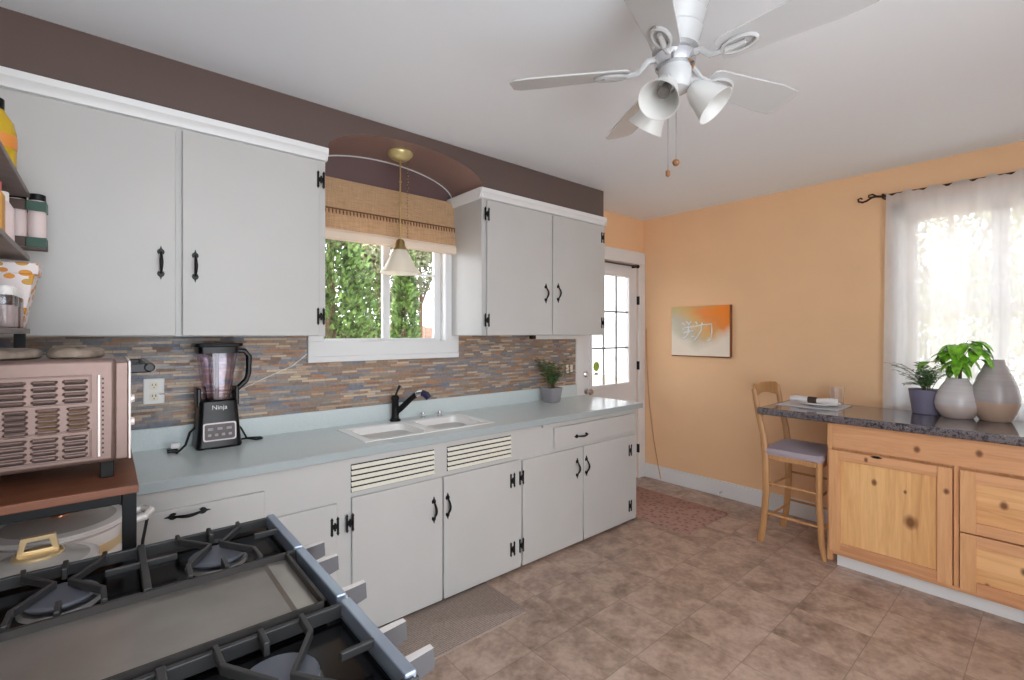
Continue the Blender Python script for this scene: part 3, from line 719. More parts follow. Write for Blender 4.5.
MB().rrect([(cx, cy, .905, .048, .048, .016), (cx, cy, .912, .053, .053, .018), (cx, cy, 1.020, .068, .068, .020), (cx, cy, 1.023, .066, .066, .018), (cx, cy, 1.012, .061, .061, .018), (cx, cy, 1.008, .03, .03, .01)]).build('pot', M['greypot'], pp)
MB().rrect([(cx, cy, 1.0, .055, .055, .018), (cx, cy, 1.010, .058, .058, .018), (cx, cy, 1.015, .04, .04, .018)]).build('soil', M['soil'], pp)
st_, lf_ = MB(), MB(); rnd = random.Random(3)
for i in range(17):
    a = i*2.4+rnd.uniform(-.3, .3); L = rnd.uniform(.10, .20)
    if math.sin(a) > .4: L *= .6
    frond((st_, lf_), (cx+rnd.uniform(-.02,.02), cy+rnd.uniform(-.02,.02), 1.01), math.cos(a), math.sin(a), L, rnd.uniform(.16, .30), rnd.uniform(.02, .1), 9, .006, .055, i)
st_.build('stems', M['stem'], pp); lf_.build('leaves', M['leafdark'], pp)

# ------------------------------------------------------------------ gas range
sv = thing('gas_range', (.02, 1.07, 0), 'black and steel gas range with a griddle, in the left foreground', 'stove')
X0, X1, Y0, Y1 = -.335, .362, .635, 1.505
b = MB().box(X0, X1-.02, Y0, Y1, .06, .885)
for sx in (X0+.03, X1-.08):
    for sy in (Y0+.03, Y1-.07): b.box(sx, sx+.04, sy, sy+.04, 0, .061)
b.build('body', M['steel'], sv, smooth=0)
B(X0, X1-.012, Y0, Y1, .884, .892).build('cooktop', M['enamel'], sv, smooth=0)
fr = MB().prism([(X1-.014, .900), (X1+.006, .898), (X1+.016, .890), (X1+.02, .88), (X1+.036, .83), (X1+.032, .80), (X1-.02, .80), (X1-.02, .885), (X1-.014, .885)], 1, Y0, Y1)
plab(fr.build('front_panel', mat('blue_grey_steel', (138, 152, 174), .3, metal=.5), sv, smooth=30), 'polished dark front panel')
B(X1-.018, X1+.02, Y0+.03, Y1-.03, .22, .79).build('oven_door', M['enamel'], sv, bevel=.006)
plab(MB().tube([(X1+.06, Y0+.08, .72), (X1+.06, Y1-.08, .72)], .012, 10).tube([(X1+.02, Y0+.12, .72), (X1+.06, Y0+.12, .72)], .009, 8).tube([(X1+.02, Y1-.12, .72), (X1+.06, Y1-.12, .72)], .009, 8).build('door_handle', M['steel'], sv), 'steel bar handle')
M['gripgrey'] = mat('grey_grip', (92, 92, 96), .4, metal=.3); M['grip_top_shine'] = mat('grip_top_painted_shine', (232, 228, 226), .35, metal=.2)  # pale grip tops: ceiling reflection put into the colour, sides stay grey
for y in (.725, .826, 1.012, 1.178, 1.275):
    Rk = Matrix.Translation((X1+.012, y, .873)) @ Matrix.Rotation(PI/2-.12, 4, 'Y'); kn = MB(); kn.xf = Rk
    kn.lathe([(.024, 0), (.024, .008), (.018, .012), (.018, .018)], (0, 0, 0), 18)
    kn_ = plab(kn.build('knob', M['steel'], sv), 'steel control knob')
    g_ = MB(); g_.xf = Rk; g_.loft([[(-.024, -.009, .012), (.020, -.009, .012), (.020, .009, .012), (-.024, .009, .012)], [(-.021, -.007, .062), (.014, -.007, .060), (.014, .007, .060), (-.021, .007, .062)]])
    g_.mi[3] = 1; g_.build('grip', [M['gripgrey'], M['grip_top_shine']], kn_, smooth=0)
ZG = .93
M['rail'] = mat('iron_painted_sky_sheen', (168, 182, 202), .28, metal=.6)  # iron rails tinted pale blue, sky sheen painted into the colour
def grate(yc, ys, label):
    """one of the two cast iron grates; ys flips it"""
    g = MB(); W, H = .011, .016; x0, x1 = X0+.03, X1-.004; h = .133
    def yy(a): return yc+ys*a
    # frame
    for a in (-h, h): g.bar([(x0, yy(a), ZG-.006), (x1, yy(a), ZG-.006)], W, .026)
    for x in (x0, .062): g.bar([(x, yy(-h), ZG), (x, yy(h), ZG)], W*1.25, .028)
    for xb in (-.073, .203):
        for s in (-1, 1):
            X = lambda q: xb+s*q
            g.bar([(X(.068), yy(h), ZG+.003), (X(.066), yy(h-.035), ZG+.003), (X(.012), yy(.018), ZG+.003), (X(.066), yy(-h+.062), ZG+.003), (X(.068), yy(-h), ZG+.003)], W*.85, H)
        g.bar([(xb, yy(h), ZG+.003), (xb, yy(h-.055), ZG+.003)], W*.9, .024); g.bar([(xb, yy(-h), ZG+.003), (xb, yy(-h+.05), ZG+.003)], W*.9, .024)
    for xa, xb in ((x0, x0+.075), (.062, -.005), (.062, .125), (x1, x1-.07)): g.bar([(xa, yy(.018), ZG), (xb, yy(.018), ZG)], W*.8, .014)
    for x in (x0, x1, .062):
        for a in (-h+.006, h-.006): g.box(x-.009, x+.009, yy(a)-.009, yy(a)+.009, .892, ZG-.01)
    o = g.build('grate', M['castiron'], sv, smooth=0, bevel=.002); plab(o, label)
    plab(MB().box(x1-.014, x1+.006, yc-h-.0005, yc+h+.0005, ZG-.028, ZG+.001).build('front_rail', M['rail'], o, smooth=0, bevel=.003), 'iron front rail with painted sky sheen')
grate(1.352, 1, 'cast iron grate at the far end'); grate(.787, -1, 'cast iron grate at the near end')
grm = MB()
gb = MB().box(X0+.03, X1-.037, .936, 1.206, .90, .915)
for a in ((X0+.03, X1-.037, .936, .942), (X0+.03, X1-.037, 1.200, 1.206), (X0+.03, X0+.036, .936, 1.206), (X1-.043, X1-.037, .936, 1.206)): grm.box(a[0], a[1], a[2], a[3], .90, .930)
gr_ = plab(gb.build('griddle', M['griddle'], sv, smooth=0, bevel=.002), 'grey flat griddle plate')
plab(grm.build('griddle_rim', mat('dark_griddle_rim', (58, 55, 54), .5, metal=.3), gr_, smooth=0), 'darker rim')
plab(B(X1-.018, X1+.002, .938, 1.204, ZG-.028, ZG+.001).build('front_rail', M['rail'], gr_, smooth=0, bevel=.003), 'iron front rail with painted sky sheen')
MB().prism([(X1-.092, .915), (X1-.085, .920), (X1-.047, .9165), (X1-.047, .914)], 1, .946, 1.196).build('grease_ramp', M['griddle'], gr_, smooth=0)
for y in (1.345, .80):
    for x in (-.073, .203):
        bu = MB().lathe([(.066, 0), (.06, .006), (.045, .008), (.042, .014)], (x, y, .892), 28).build('burner', mat('burner_ring', (150, 150, 152), .35, metal=.8), sv)
        plab(MB().lathe([(.044, .012), (.058, .013), (.060, .018), (.056, .022)], (x, y, .892), 28).build('burner_cap', M['capgrey'], bu), 'grey burner cap')

# ------------------------------------------------------------------ rack with oven
rk = thing('bakers_rack', (-.19, 1.9, 0), 'tall black metal rack with a brown wood table top and shelves', 'rack')
TX0, TX1, TY0, TY1, TZ = XL+.01, .062, 1.60, 2.16, 1.05
B(TX0, TX1, TY0, TY1, TZ-.022, TZ).build('table_top', M['darkwood'], rk, bevel=.002)
for x in (TX0+.002, TX1-.034):
    for y in (TY0+.004, TY1-.036):
        top = TZ-.022 if x > -.2 else 2.02
        B(x, x+.03, y, y+.03, 0, top).build('post', M['black'], rk, bevel=.002)
for y in (TY0+.006, TY1-.034): B(TX0+.03, TX1-.034, y, y+.026, TZ-.046, TZ-.022).build('rail', M['black'], rk, bevel=.002)
B(TX1-.032, TX1-.006, TY0+.03, TY1-.03, TZ-.046, TZ-.022).build('rail', M['black'], rk, bevel=.002)
for y in (TY0+.01, TY1-.034): B(TX0+.03, TX1-.034, y, y+.02, .60, .622).build('rail', M['black'], rk, bevel=.002)
SHX = -.192
for z in (1.465, 1.70, 1.905):
    B(TX0, SHX, 1.30, TY1+.02, z-.016, z).build('shelf', M['shelfboard'], rk, bevel=.002)
B(SHX-.032, SHX-.006, TY1-.03, TY1-.004, TZ, 1.449).build('upper_post', M['black'], rk, bevel=.002)
B(SHX-.032, SHX-.006, 1.31, 1.336, 1.449, 1.9).box(TX0, SHX-.006, 1.31, 1.33, 1.44, 1.452).build('upper_frame', M['black'], rk, bevel=.002)
LZ = .678
plab(B(TX0, TX1-.02, TY0+.02, TY1-.02, LZ-.018, LZ).build('lower_shelf', M['darkwood'], rk, bevel=.002), 'brown lower shelf')

ov = thing('toaster_oven', (-.19, 1.93, TZ), 'warm silver toaster oven with vented side on the rack table', 'toaster oven')
OY0, OY1, OX0, OX1, OZ0, OZ1 = 1.70, 2.10, -.42, .018, 1.098, 1.382
MB().box(OX0, OX1, OY0, OY1, OZ0, OZ1).build('housing', M['oven'], ov, bevel=.012, bseg=3)
plab(B(OX1-.004, OX1+.026, OY0+.002, OY1-.002, OZ0+.004, OZ1-.010).build('front_frame', M['oven'], ov, bevel=.004), 'front frame')
plab(B(OX1+.025, OX1+.031, OY0+.001, OY1-.001, OZ0+.003, OZ1-.009).build('bright_rim', M['ovenfront'], ov, bevel=.002), 'pale bright rim')
B(OX1+.024, OX1+.032, OY0+.08, OY1-.02, OZ0+.03, OZ1-.05).build('glass_door', M['enamel'], ov, bevel=.003)
h_ = MB().box(OX1+.022, OX1+.078, OY0+.03, OY0+.05, OZ1-.045, OZ1-.018).box(OX1+.022, OX1+.078, OY1-.05, OY1-.03, OZ1-.045, OZ1-.018)
h_.tube([(OX1+.074, OY0+.02, OZ1-.03), (OX1+.074, OY1-.02, OZ1-.03)], .013, 10)
plab(h_.build('handle', M['blackplastic'], ov, bevel=.003), 'black bar handle')
RXp = Matrix.Rotation(PI/2, 3, 'Y')
for z in (1.20, 1.265): plab(MB().lathe([(.012, 0), (.011, .010), (.009, .011)], (OX1+.029, OY0+.035, z), 14, RXp).build('dial', M['ovenfront'], ov), 'pale dial')
for x in (OX0+.03, OX1-.035):
    for y in (OY0+.03, OY1-.05): plab(B(x, x+.03, y, y+.022, TZ, OZ0+.004).build('foot', M['rubber'], ov, bevel=.003), 'black foot')
# side vents: raised panel lines and louvres, on the side facing -Y
sd = MB()
sd.box(OX0+.02, -.035, OY0-.0035, OY0+.001, 1.336, 1.3395).box(OX0+.02, -.035, OY0-.0035, OY0+.001, 1.263, 1.267).box(OX0+.02, -.035, OY0-.0035, OY0+.001, 1.190, 1.194).box(OX0+.02, -.035, OY0-.0035, OY0+.001, 1.117, 1.121)
sd.box(-.037, -.033, OY0-.0035, OY0+.001, 1.263, 1.3395).box(-.037, -.033, OY0-.0035, OY0+.001, 1.117, 1.194)
plab(sd.build('embossed_lines', M['oven'], ov, smooth=0, bevel=.001), 'embossed panel lines')
M['amber'] = mat('amber_slot', (120, 84, 36), .6)
for r_, (zt, n_, dz_) in enumerate(((1.3235, 4, .0165), (1.252, 5, .0138), (1.177, 4, .016))):
    for c_ in range(6):
        xc = -.066-c_*.058+(.006 if r_ == 1 else 0); lv = MB(); sl = MB(); hw = .022 if r_ < 1 or c_ == 0 else .023
        if r_ == 1: hw = .0195
        for i in range(n_):
            z = zt-i*dz_
            lv.tube([(xc-hw, OY0+.002, z), (xc-hw*.85, OY0-.006, z), (xc+hw*.85, OY0-.006, z), (xc+hw, OY0+.002, z)], .0042, 8, flat=1.0)
            sl.box(xc-hw*.95, xc+hw*.95, OY0-.0008, OY0+.001, z-.0085, z-.0035)
        lo_ = plab(lv.build('louvre_set', M['oven'], ov), 'raised vent louvres')
        plab(sl.build('slots', M['amber'] if (r_ == 1 and c_ < 2) else M['ovendark'], lo_, smooth=0), 'dark slots')
dt = MB()
for i in range(17): dt.box(-.0125, -.0085, OY0-.0012, OY0+.001, 1.125+i*.0125, 1.130+i*.0125)
plab(dt.build('pin_holes', M['ovendark'], ov, smooth=0), 'row of pin holes')
plab(MB().tube([(-.0185, OY0-.001, 1.118), (-.0185, OY0-.001, 1.338)], .003, 6).build('raised_rib', M['ovenfront'], ov), 'pale raised rib')
def mitt(cx, cy, rx, ry, h, seed, label):
    rnd = random.Random(seed); b = MB(); rings = []
    for zf, rf in ((0, .86), (.2, 1.0), (.6, 1.0), (.9, .88), (1.0, .6), (1.02, .1)):
        rings.append([(cx+rx*rf*math.cos(2*PI*j/20)*(1+.06*math.sin(3*2*PI*j/20+seed)), cy+ry*rf*math.sin(2*PI*j/20), OZ1+h*zf+(.004*math.sin(5*j+seed) if zf > .5 else 0)) for j in range(20)])
    b.loft(rings); o = b.build('pot_holder', M['mitt'], None, smooth=60); tag(o, label, 'pot holder', 'pot holders on the toaster oven')
mitt(-.070, 1.79, .060, .07, .027, 1, 'right-hand grey-brown quilted pot holder on top of the toaster oven')
mitt(-.215, 1.80, .076, .08, .026, 2, 'left-hand long grey-brown quilted pot holder on top of the toaster oven')

# pots on the lower shelf
def pot(cx, cy, R, H, z0, name, label, knob):
    t = thing(name, (cx, cy, z0), label, 'pot')
    MB().lathe([(R*.85, 0), (R*.95, .01), (R, .05), (R, H-.012), (R+.012, H), (R+.012, H+.006), (R-.006, H+.004), (R-.008, .06), (R*.8, .012)], (cx, cy, z0), 36).build('body', M['whitepot'], t)
    plab(MB().lathe([(R+.001, H*.60), (R+.002, H*.62), (R+.002, H*.74), (R+.001, H*.76)], (cx, cy, z0), 36, closed=(False, False)).build('gold_band', M['gold'], t), 'gold band')
    ld = plab(MB().lathe([(R+.004, H+.006), (R+.006, H+.012), (R*.93, H+.018), (R*.6, H+.030), (R*.25, H+.036), (.01, H+.037)], (cx, cy, z0), 36).build('lid', M['lidglass'], t), 'clear glass lid')
    plab(MB().lathe([(R-.014, H+.005), (R+.012, H+.007), (R+.012, H+.014), (R-.014, H+.019)], (cx, cy, z0), 36, closed=(False, False)).build('lid_rim', M['whitepot'], ld), 'lid rim')
    return t, ld
z0 = LZ
t, ld = pot(-.110, 1.985, .146, .185, z0, 'casserole_pot', 'white casserole pot with copper-knobbed glass lid on the rack', 'knob')
plab(MB().lathe([(.026, .05), (.024, .058), (.012, .065), (.012, .075), (.030, .082), (.034, .092), (.02, .10)], (-.110, 1.985, z0+.167), 20).build('lid_knob', M['copper'], ld), 'copper lid knob')
for s in (1, -1):
    q = [(-.110+s*.148, 1.935, z0+.172), (-.110+s*.20, 1.935, z0+.180), (-.110+s*.218, 1.985, z0+.182), (-.110+s*.20, 2.035, z0+.180), (-.110+s*.148, 2.035, z0+.172)]
    MB().tube(q, .012, 8).build('side_handle', M['whitepot'], t)
plab(MB().tube([(.098, 1.96, z0+.165), (.086, 1.95, z0+.10), (.080, 1.95, z0+.03)], .0045, 6).build('hanging_strap', M['rubber'], t), 'thin black strap')
t, ld = pot(-.135, 1.700, .106, .175, z0, 'saucepan', 'white saucepan with gold square-handled glass lid on the rack', 'loop')
hl = MB(); hc = Vector((-.135, 1.700, z0+.175+.038)); ang = .0
for q in ((-.032, -.008, -.024, .0), (.024, .0, .032, .0)): pass
hl.prism([(-.040, 0), (.040, 0), (.034, .042), (-.034, .042)], 1, -.009, .009) if False else None
ring_o = [(-.040, 0), (.040, 0), (.032, .045), (-.032, .045)]; ring_i = [(-.026, .012), (.026, .012), (.020, .034), (-.020, .034)]
vs = [(x, -.009, z) for x, z in ring_o]+[(x, -.009, z) for x, z in ring_i]+[(x, .009, z) for x, z in ring_o]+[(x, .009, z) for x, z in ring_i]
fs = []
for i in range(4):
    j = (i+1) % 4; fs += [(i, j, 4+j, 4+i), (8+j, 8+i, 12+i, 12+j), (i, 8+i, 8+j, j), (4+i, 4+j, 12+j, 12+i)]
hl.xf = Matrix.Translation(hc); hl.add(vs, fs); hl.xf = None
hl.lathe([(.05, -.006), (.05, 0), (.044, .004)], hc, 24)
plab(hl.build('lid_handle', M['gold'], ld, smooth=0, bevel=.002), 'gold square handle')
plab(MB().tube([(-.238, 1.71, z0+.15), (-.32, 1.725, z0+.16), (-.40, 1.735, z0+.165)], [.012, .015, .014], 10).build('handle', M['woodhandle'], t), 'pale wood handle')

# things on the upper shelves
def bottle(name, cx, cy, z, prof, m, cap, capm, label, cat, group=None, lab=None):
    t = thing(name, (cx, cy, z), label, cat, group)
    MB().lathe(prof, (cx, cy, z), 20).build('body', m, t)
    r, z_ = prof[-1]; MB().lathe([(cap[0], z_-cap[2]), (cap[0], z_+cap[1]), (cap[0]*.9, z_+cap[1]+.002)], (cx, cy, z), 18).build('cap', capm, t)
    if lab: plab(MB().lathe([(lab[0], lab[1]), (lab[0]+.0008, lab[1]+.001), (lab[0]+.0008, lab[2]-.001), (lab[0], lab[2])], (cx, cy, z), 24, closed=(False, False)).build('paper_label', lab[3], t), 'printed paper label')
    return t
S1, S2, S3 = 1.905, 1.70, 1.465
bottle('oil_bottle', -.236, 1.93, S1, [(.036, 0), (.040, .006), (.040, .105), (.034, .135), (.016, .165), (.014, .175)], M['oil'], (.016, .022, .006), M['blackplastic'], 'golden oil bottle on the topmost rack shelf', 'bottle', None, (.0405, .06, .098, M['orangelabel']))
t = thing('tall_carton', (-.24, 1.845, S2), 'ochre carton with a red cap on the middle rack shelf', 'carton')
B(-.272, -.212, 1.815, 1.875, S2, S2+.125).build('body', M['ochre'], t, bevel=.004)
plab(MB().lathe([(.026, 0), (.026, .03), (.024, .032)], (-.242, 1.845, S2+.124), 18).build('cap', M['redcap'], t), 'red cap')
bottle('white_bottle', -.228, 1.945, S2, [(.024, 0), (.026, .005), (.026, .10), (.016, .12), (.014, .125)], M['pinkwhite'], (.015, .022, .003), M['whiteplastic'], 'slim white bottle on the middle rack shelf beside the ochre carton', 'bottle')
bottle('spray_bottle', -.236, 2.01, S2, [(.022, 0), (.024, .005), (.024, .12), (.016, .13)], mat('pale_grey_bottle', (206, 200, 204), .35), (.014, .02, .003), M['whiteplastic'], 'pale grey slim bottle at the far end of the middle rack shelf', 'bottle')
# hanging holder with two jars
jh = thing('jar_holder', (-.18, 2.24, 1.72), 'green and brown banded jar holder hung on the rack shelf end', 'holder')
JX = (-.226, -.180)
for z in (1.735, 1.855):
    plab(B(JX[0]-.03, JX[0]+.022, 2.208, 2.212, z, z+.032).box(JX[0]-.03, JX[0]-.026, 2.18, 2.21, z, z+.03).build('brown_band', M['brownband'], jh), 'brown band')
    plab(B(JX[1]-.026, JX[1]+.024, 2.208, 2.212, z, z+.032).box(JX[1]+.020, JX[1]+.024, 2.212, 2.262, z, z+.032).box(JX[0]-.03, JX[1]+.024, 2.262, 2.266, z, z+.032).build('green_band', M['greenband'], jh), 'green band')
B(JX[0]-.03, JX[1]+.024, 2.21, 2.265, 1.728, 1.734).build('tray', M['brownband'], jh)
for i, x in enumerate(JX):
    bottle('spice_jar', x, 2.237, 1.734, [(.020, 0), (.022, .004), (.022, .15), (.019, .16)], M['pinkwhite'], (.021, .018, .002), M['black'], ('pale pink spice jar in the brown-banded half of the holder', 'pale pink spice jar in the green-banded half of the holder')[i], 'jar', 'jars in the hanging holder')
lb = thing('gift_box', (-.25, 2.08, S3), 'white box with orange leaf pattern on the lowest upper shelf', 'box')
MB().loft([[(-.31, 2.06, S3), (-.200, 2.06, S3), (-.200, 2.16, S3), (-.31, 2.16, S3)], [(-.31, 2.05, S3+.185), (-.168, 2.05, S3+.185), (-.168, 2.165, S3+.185), (-.31, 2.165, S3+.185)]]).build('body', M['leafpaper'], lb, bevel=.004)
B(-.313, -.163, 2.047, 2.168, S3+.165, S3+.20).build('lid', M['leafpaper'], lb, bevel=.004)
for i, (x, y, l) in enumerate(((-.213, 2.022, 'clear spice jar with white lid in front of the leaf-pattern box'), (-.214, 1.972, 'clear spice jar second from the leaf-pattern box'), (-.214, 1.922, 'clear spice jar third from the leaf-pattern box'), (-.215, 1.872, 'clear spice jar nearest the camera on the lowest upper shelf'))):
    t = thing('glass_jar', (x, y, S3), l, 'jar', 'clear spice jars')
    MB().lathe([(.019, 0), (.021, .004), (.021, .085), (.018, .095)], (x, y, S3), 18).build('body', M['tumbler'], t)
    plab(MB().lathe([(.017, .004), (.018, .006), (.018, .06), (.017, .062)], (x, y, S3), 16).build('contents', M['spice'] if i == 1 else M['pinkwhite'], t), 'spice inside')
    MB().lathe([(.020, .09), (.021, .092), (.021, .112), (.018, .115)], (x, y, S3), 18).build('lid', M['whiteplastic'], t)

# ------------------------------------------------------------------ ceiling fan
FX, FY, FZ, FR = 1.412, .835, 2.315, .545
fn = thing('ceiling_fan', (FX, FY, ZC), 'white five-blade ceiling fan with three frosted glass lamps', 'ceiling fan')
MB().lathe([(.085, 2.36), (.072, 2.375), (.070, 2.385), (.084, 2.42), (.086, 2.43), (.082, 2.437), (.094, 2.47), (.097, 2.48), (.092, 2.487), (.112, 2.53), (.125, 2.56), (.125, ZC)][1:], (FX, FY, 0), 36).build('motor_housing', M['fanwhite'], fn)
plab(MB().lathe([(.05, 2.315), (.062, 2.32), (.066, 2.34), (.066, 2.355), (.055, 2.36), (.05, 2.376)], (FX, FY, 0), 36).build('blade_hub', M['chrome'], fn), 'chrome hub')
MB().lathe([(.02, 2.235), (.045, 2.245), (.052, 2.26), (.052, 2.31), (.048, 2.318)], (FX, FY, 0), 30).build('light_fitter', M['fanwhite'], fn)
for k_ in range(5):
    a = 2.244+k_*2*PI/5
    R_ = Matrix.Translation((FX, FY, FZ)) @ Matrix.Rotation(a, 4, 'Z') @ Matrix.Rotation(math.radians(-14), 4, 'X')
    bl_ = MB(); bl_.xf = R_
    r0, r1, wd = .145, FR, .064
    out = [(r0, -.038), (r0+.02, -.048), (r1-.10, -wd-.004), (r1-.02, -wd), (r1, -wd+.02), (r1, wd-.02), (r1-.02, wd), (r1-.10, wd+.004), (r0+.02, .048), (r0, .038)]
    bl_.loft([[(x, y, -.003) for x, y in out], [(x, y, .003) for x, y in out]])
    bo = bl_.build('blade', M['fanwhite'], fn, smooth=0, bevel=.002)
    br = MB(); br.xf = R_
    br.tube([(.05, 0, .035), (.085, 0, .03), (.115, 0, -.002), (.155, 0, -.008)], [.012, .010, .009, .009], 8)
    lp = [(.205+.05*math.cos(2*PI*i/16), .026*math.sin(2*PI*i/16), -.008) for i in range(17)]
    br.tube(lp, .006, 6); br.tube([(.165, 0, -.009), (.225, 0, -.009)], [.01, .007], 8)
    br.build('blade_bracket', M['fanwhite'], bo)
for a in (math.radians(188), math.radians(292), math.radians(84)):
    R_ = Matrix.Translation((FX, FY, 2.250)) @ Matrix.Rotation(a, 4, 'Z')
    ar = MB(); ar.xf = R_; ar.tube([(.03, 0, .01), (.06, 0, .012), (.078, 0, -.004)], [.014, .013, .02], 10)
    ao = ar.build('lamp_arm', M['fanwhite'], fn)
    sh = MB(); sh.xf = R_ @ Matrix.Translation((.054, 0, -.006)) @ Matrix.Rotation(math.radians(-42), 4, 'Y') @ Matrix.Rotation(PI, 4, 'X')
    # local +z is the mouth direction (outwards and down)
    sh.lathe([(.022, 0), (.032, .012), (.042, .035), (.048, .06), (.056, .085), (.064, .104), (.0615, .104), (.053, .083), (.045, .058), (.039, .034), (.028, .012)], (0,0,0), 28, closed=(True, False))
    plab(sh.build('lamp_shade', M['frost'], ao), 'frosted bell glass')
    bu = MB(); bu.xf = sh.xf; bu.lathe([(.016, .012), (.014, .03), (.019, .045), (.019, .055), (.008, .066)], (0,0,0), 16)
    plab(bu.build('bulb', mat('dull_bulb', (120, 116, 112), .3), ao), 'unlit bulb')
for dx, dy, zl in ((-.018, .014, 1.985), (.004, -.002, 2.015)):
    b = MB().tube([(FX+dx, FY+dy, 2.25), (FX+dx, FY+dy, zl)], .0018, 5)
    co = b.build('pull_chain', M['chrome'], fn)
    e = MB()
    if dx < 0: e.lathe([(.004, -.022), (.0075, -.018), (.0075, -.004), (.003, 0)], (FX+dx, FY+dy, zl), 12)
    else: e.sphere((FX+dx, FY+dy, zl-.005), .0115)
    plab(e.build('pull_end', mat('wooden_pull', (136, 92, 56), .5), co), 'brown wooden pull')

# ------------------------------------------------------------------ picture
pc = thing('canvas_picture', (XW, 2.2, 1.245), 'abstract orange and grey canvas with white brushed characters on the wall', 'picture')
PY0, PY1, PZ0, PZ1 = 1.918, 2.478, 1.245, 1.70
B(XW-.026, XW-.001, PY0, PY1, PZ0, PZ1).build('canvas', M['canvas'], pc, smooth=0)
plab(B(XW-.025, XW-.001, PY0-.012, PY0, PZ0-.002, PZ1+.002).box(XW-.025, XW-.001, PY0, PY1, PZ0-.010, PZ0).build('edge', mat('brown_canvas_edge', (130, 76, 44), .6), pc, smooth=0), 'brown wrapped edge')
ch = MB(); MW = M['paperlabel']
def stroke(pts, w=.010):
    # pts in picture units: u from the left 0..1, v from the top 0..1
    q = [(XW-.0275, PY1-u*(PY1-PY0), PZ1-v_*(PZ1-PZ0)) for u, v_ in pts]
    ch.tube(q, [w*(.75+.25*math.sin(PI*i/(len(q)-1)) ) for i in range(len(q))], 6, flat=.5) if False else ch.tube(q, w, 6)
for s in ([(.20,.33),(.26,.37)], [(.28,.30),(.33,.36)], [(.36,.30),(.31,.37)], [(.20,.46),(.30,.42),(.45,.40)], [(.22,.55),(.34,.50),(.40,.50)], [(.31,.40),(.32,.52),(.27,.62)], [(.44,.31),(.47,.36)], [(.36,.62),(.42,.60)],
          [(.20,.66),(.27,.62)],
          [(.44,.40),(.56,.375),(.71,.365),(.715,.50),(.70,.66),(.63,.70)], [(.55,.33),(.54,.48),(.47,.62),(.42,.68)]):
    stroke(s, .007)
plab(ch.build('characters', M['paperlabel'], pc, smooth=60), 'white brushed characters')

# ------------------------------------------------------------------ curtain and rod
cr_ = thing('curtain_rod', (XW, .3, 2.41), 'dark bronze curtain rod with scroll finial over the right-hand window', 'curtain rod')
MB().tube([(XW-.06, .845, 2.405), (XW-.06, -.62, 2.405)], .008, 10).build('rod', M['bronze'], cr_)
b = MB(); pts = []
for i in range(26):
    t = i/25; a = t*1.7*PI; r_ = .028*(1-.75*t); pts.append((XW-.06, .925+.028+r_*math.cos(a)*-1+.01, 2.40+r_*math.sin(a)*1-.0))
b.tube([(XW-.06, .845, 2.405), (XW-.06, .875, 2.412), (XW-.06, .90, 2.408)]+[(XW-.06, .925, 2.392)]+[(XW-.06, .95, 2.385), (XW-.06, .975, 2.395), (XW-.06, .978, 2.412), (XW-.06, .962, 2.418), (XW-.06, .953, 2.408)], [.008, .0075, .007, .007, .007, .0065, .006, .005, .005], 8)
b.tube([(XW-.06, .872, 2.412), (XW-.06, .893, 2.43), (XW-.06, .915, 2.428), (XW-.06, .917, 2.415), (XW-.06, .907, 2.413)], [.006, .0055, .005, .005, .0045], 8)
b.build('scroll_finial', M['bronze'], cr_)
B(XW-.07, XW, .828, .84, 2.39, 2.42).build('bracket', M['bronze'], cr_)
ct = thing('sheer_curtain', (XW-.06, .3, .4), 'sheer white curtain hanging over the right-hand window', 'curtain')
b = MB(); NY, NZ = 150, 30; rnd = random.Random(5); vs = []; fs = []
ph = [rnd.uniform(0, 6.28) for _ in range(8)]
for j in range(NZ+1):
    z = .30+(2.408-.30)*j/NZ; tz = j/NZ
    for i in range(NY+1):
        y = -.62+1.435*i/NY; yy_ = y+(.03*(1-tz) if y > .6 else 0)*max(0, (y-.6)/.25)
        amp = .022+.012*(1-tz)
        w_ = math.sin(y*38+ph[0]+.3*math.sin(3*tz+y*4))*.55+math.sin(y*71+ph[1])*.3+math.sin(y*17+ph[2]+.6*tz)*.5
        if tz > .99: amp *= .3
        vs.append((XW-.075+amp*w_*.55, yy_, z+(.010*math.sin(y*47)+.006*math.sin(y*110) if j == NZ else 0)))
for j in range(NZ):
    for i in range(NY):
        a = j*(NY+1)+i; fs.append((a, a+1, a+NY+2, a+NY+1))
b.add(vs, fs); b.build('panel', M['voile'], ct, smooth=180)

# ------------------------------------------------------------------ peninsula
pe = thing('peninsula_cabinet', (3.8, .3, 0), 'knotty pine peninsula cabinet with a door and drawers under granite', 'cabinet')
PX0, PX1, PYL, PYR, PT = 3.452, 4.06, .985, -.80, .893
MB().box(PX0+.02, PX1, PYR, PYL, .095, PT).build('carcass', M['pine_f'], pe, smooth=0)
ff = MB().box(PX0, PX0+.021, PYL-.028, PYL, .03, PT).build('face_stile', M['pine_f'], pe, smooth=0, bevel=.001)
B(PX0, PX0+.021, .376, .397, .1005, .7415).build('face_stile', M['pine_f'], pe, smooth=0, bevel=.001)
for a_, b_ in ((.742, PT), (.075, .10)): B(PX0, PX0+.0205, PYR, PYL-.0285, a_, b_).build('face_rail', M['pine_h'], pe, smooth=0, bevel=.001)
plab(B(PX0+.03, PX1, PYR, PYL-.045, 0, .096).build('toe_kick', M['trim'], pe, smooth=0), 'white toe kick board')
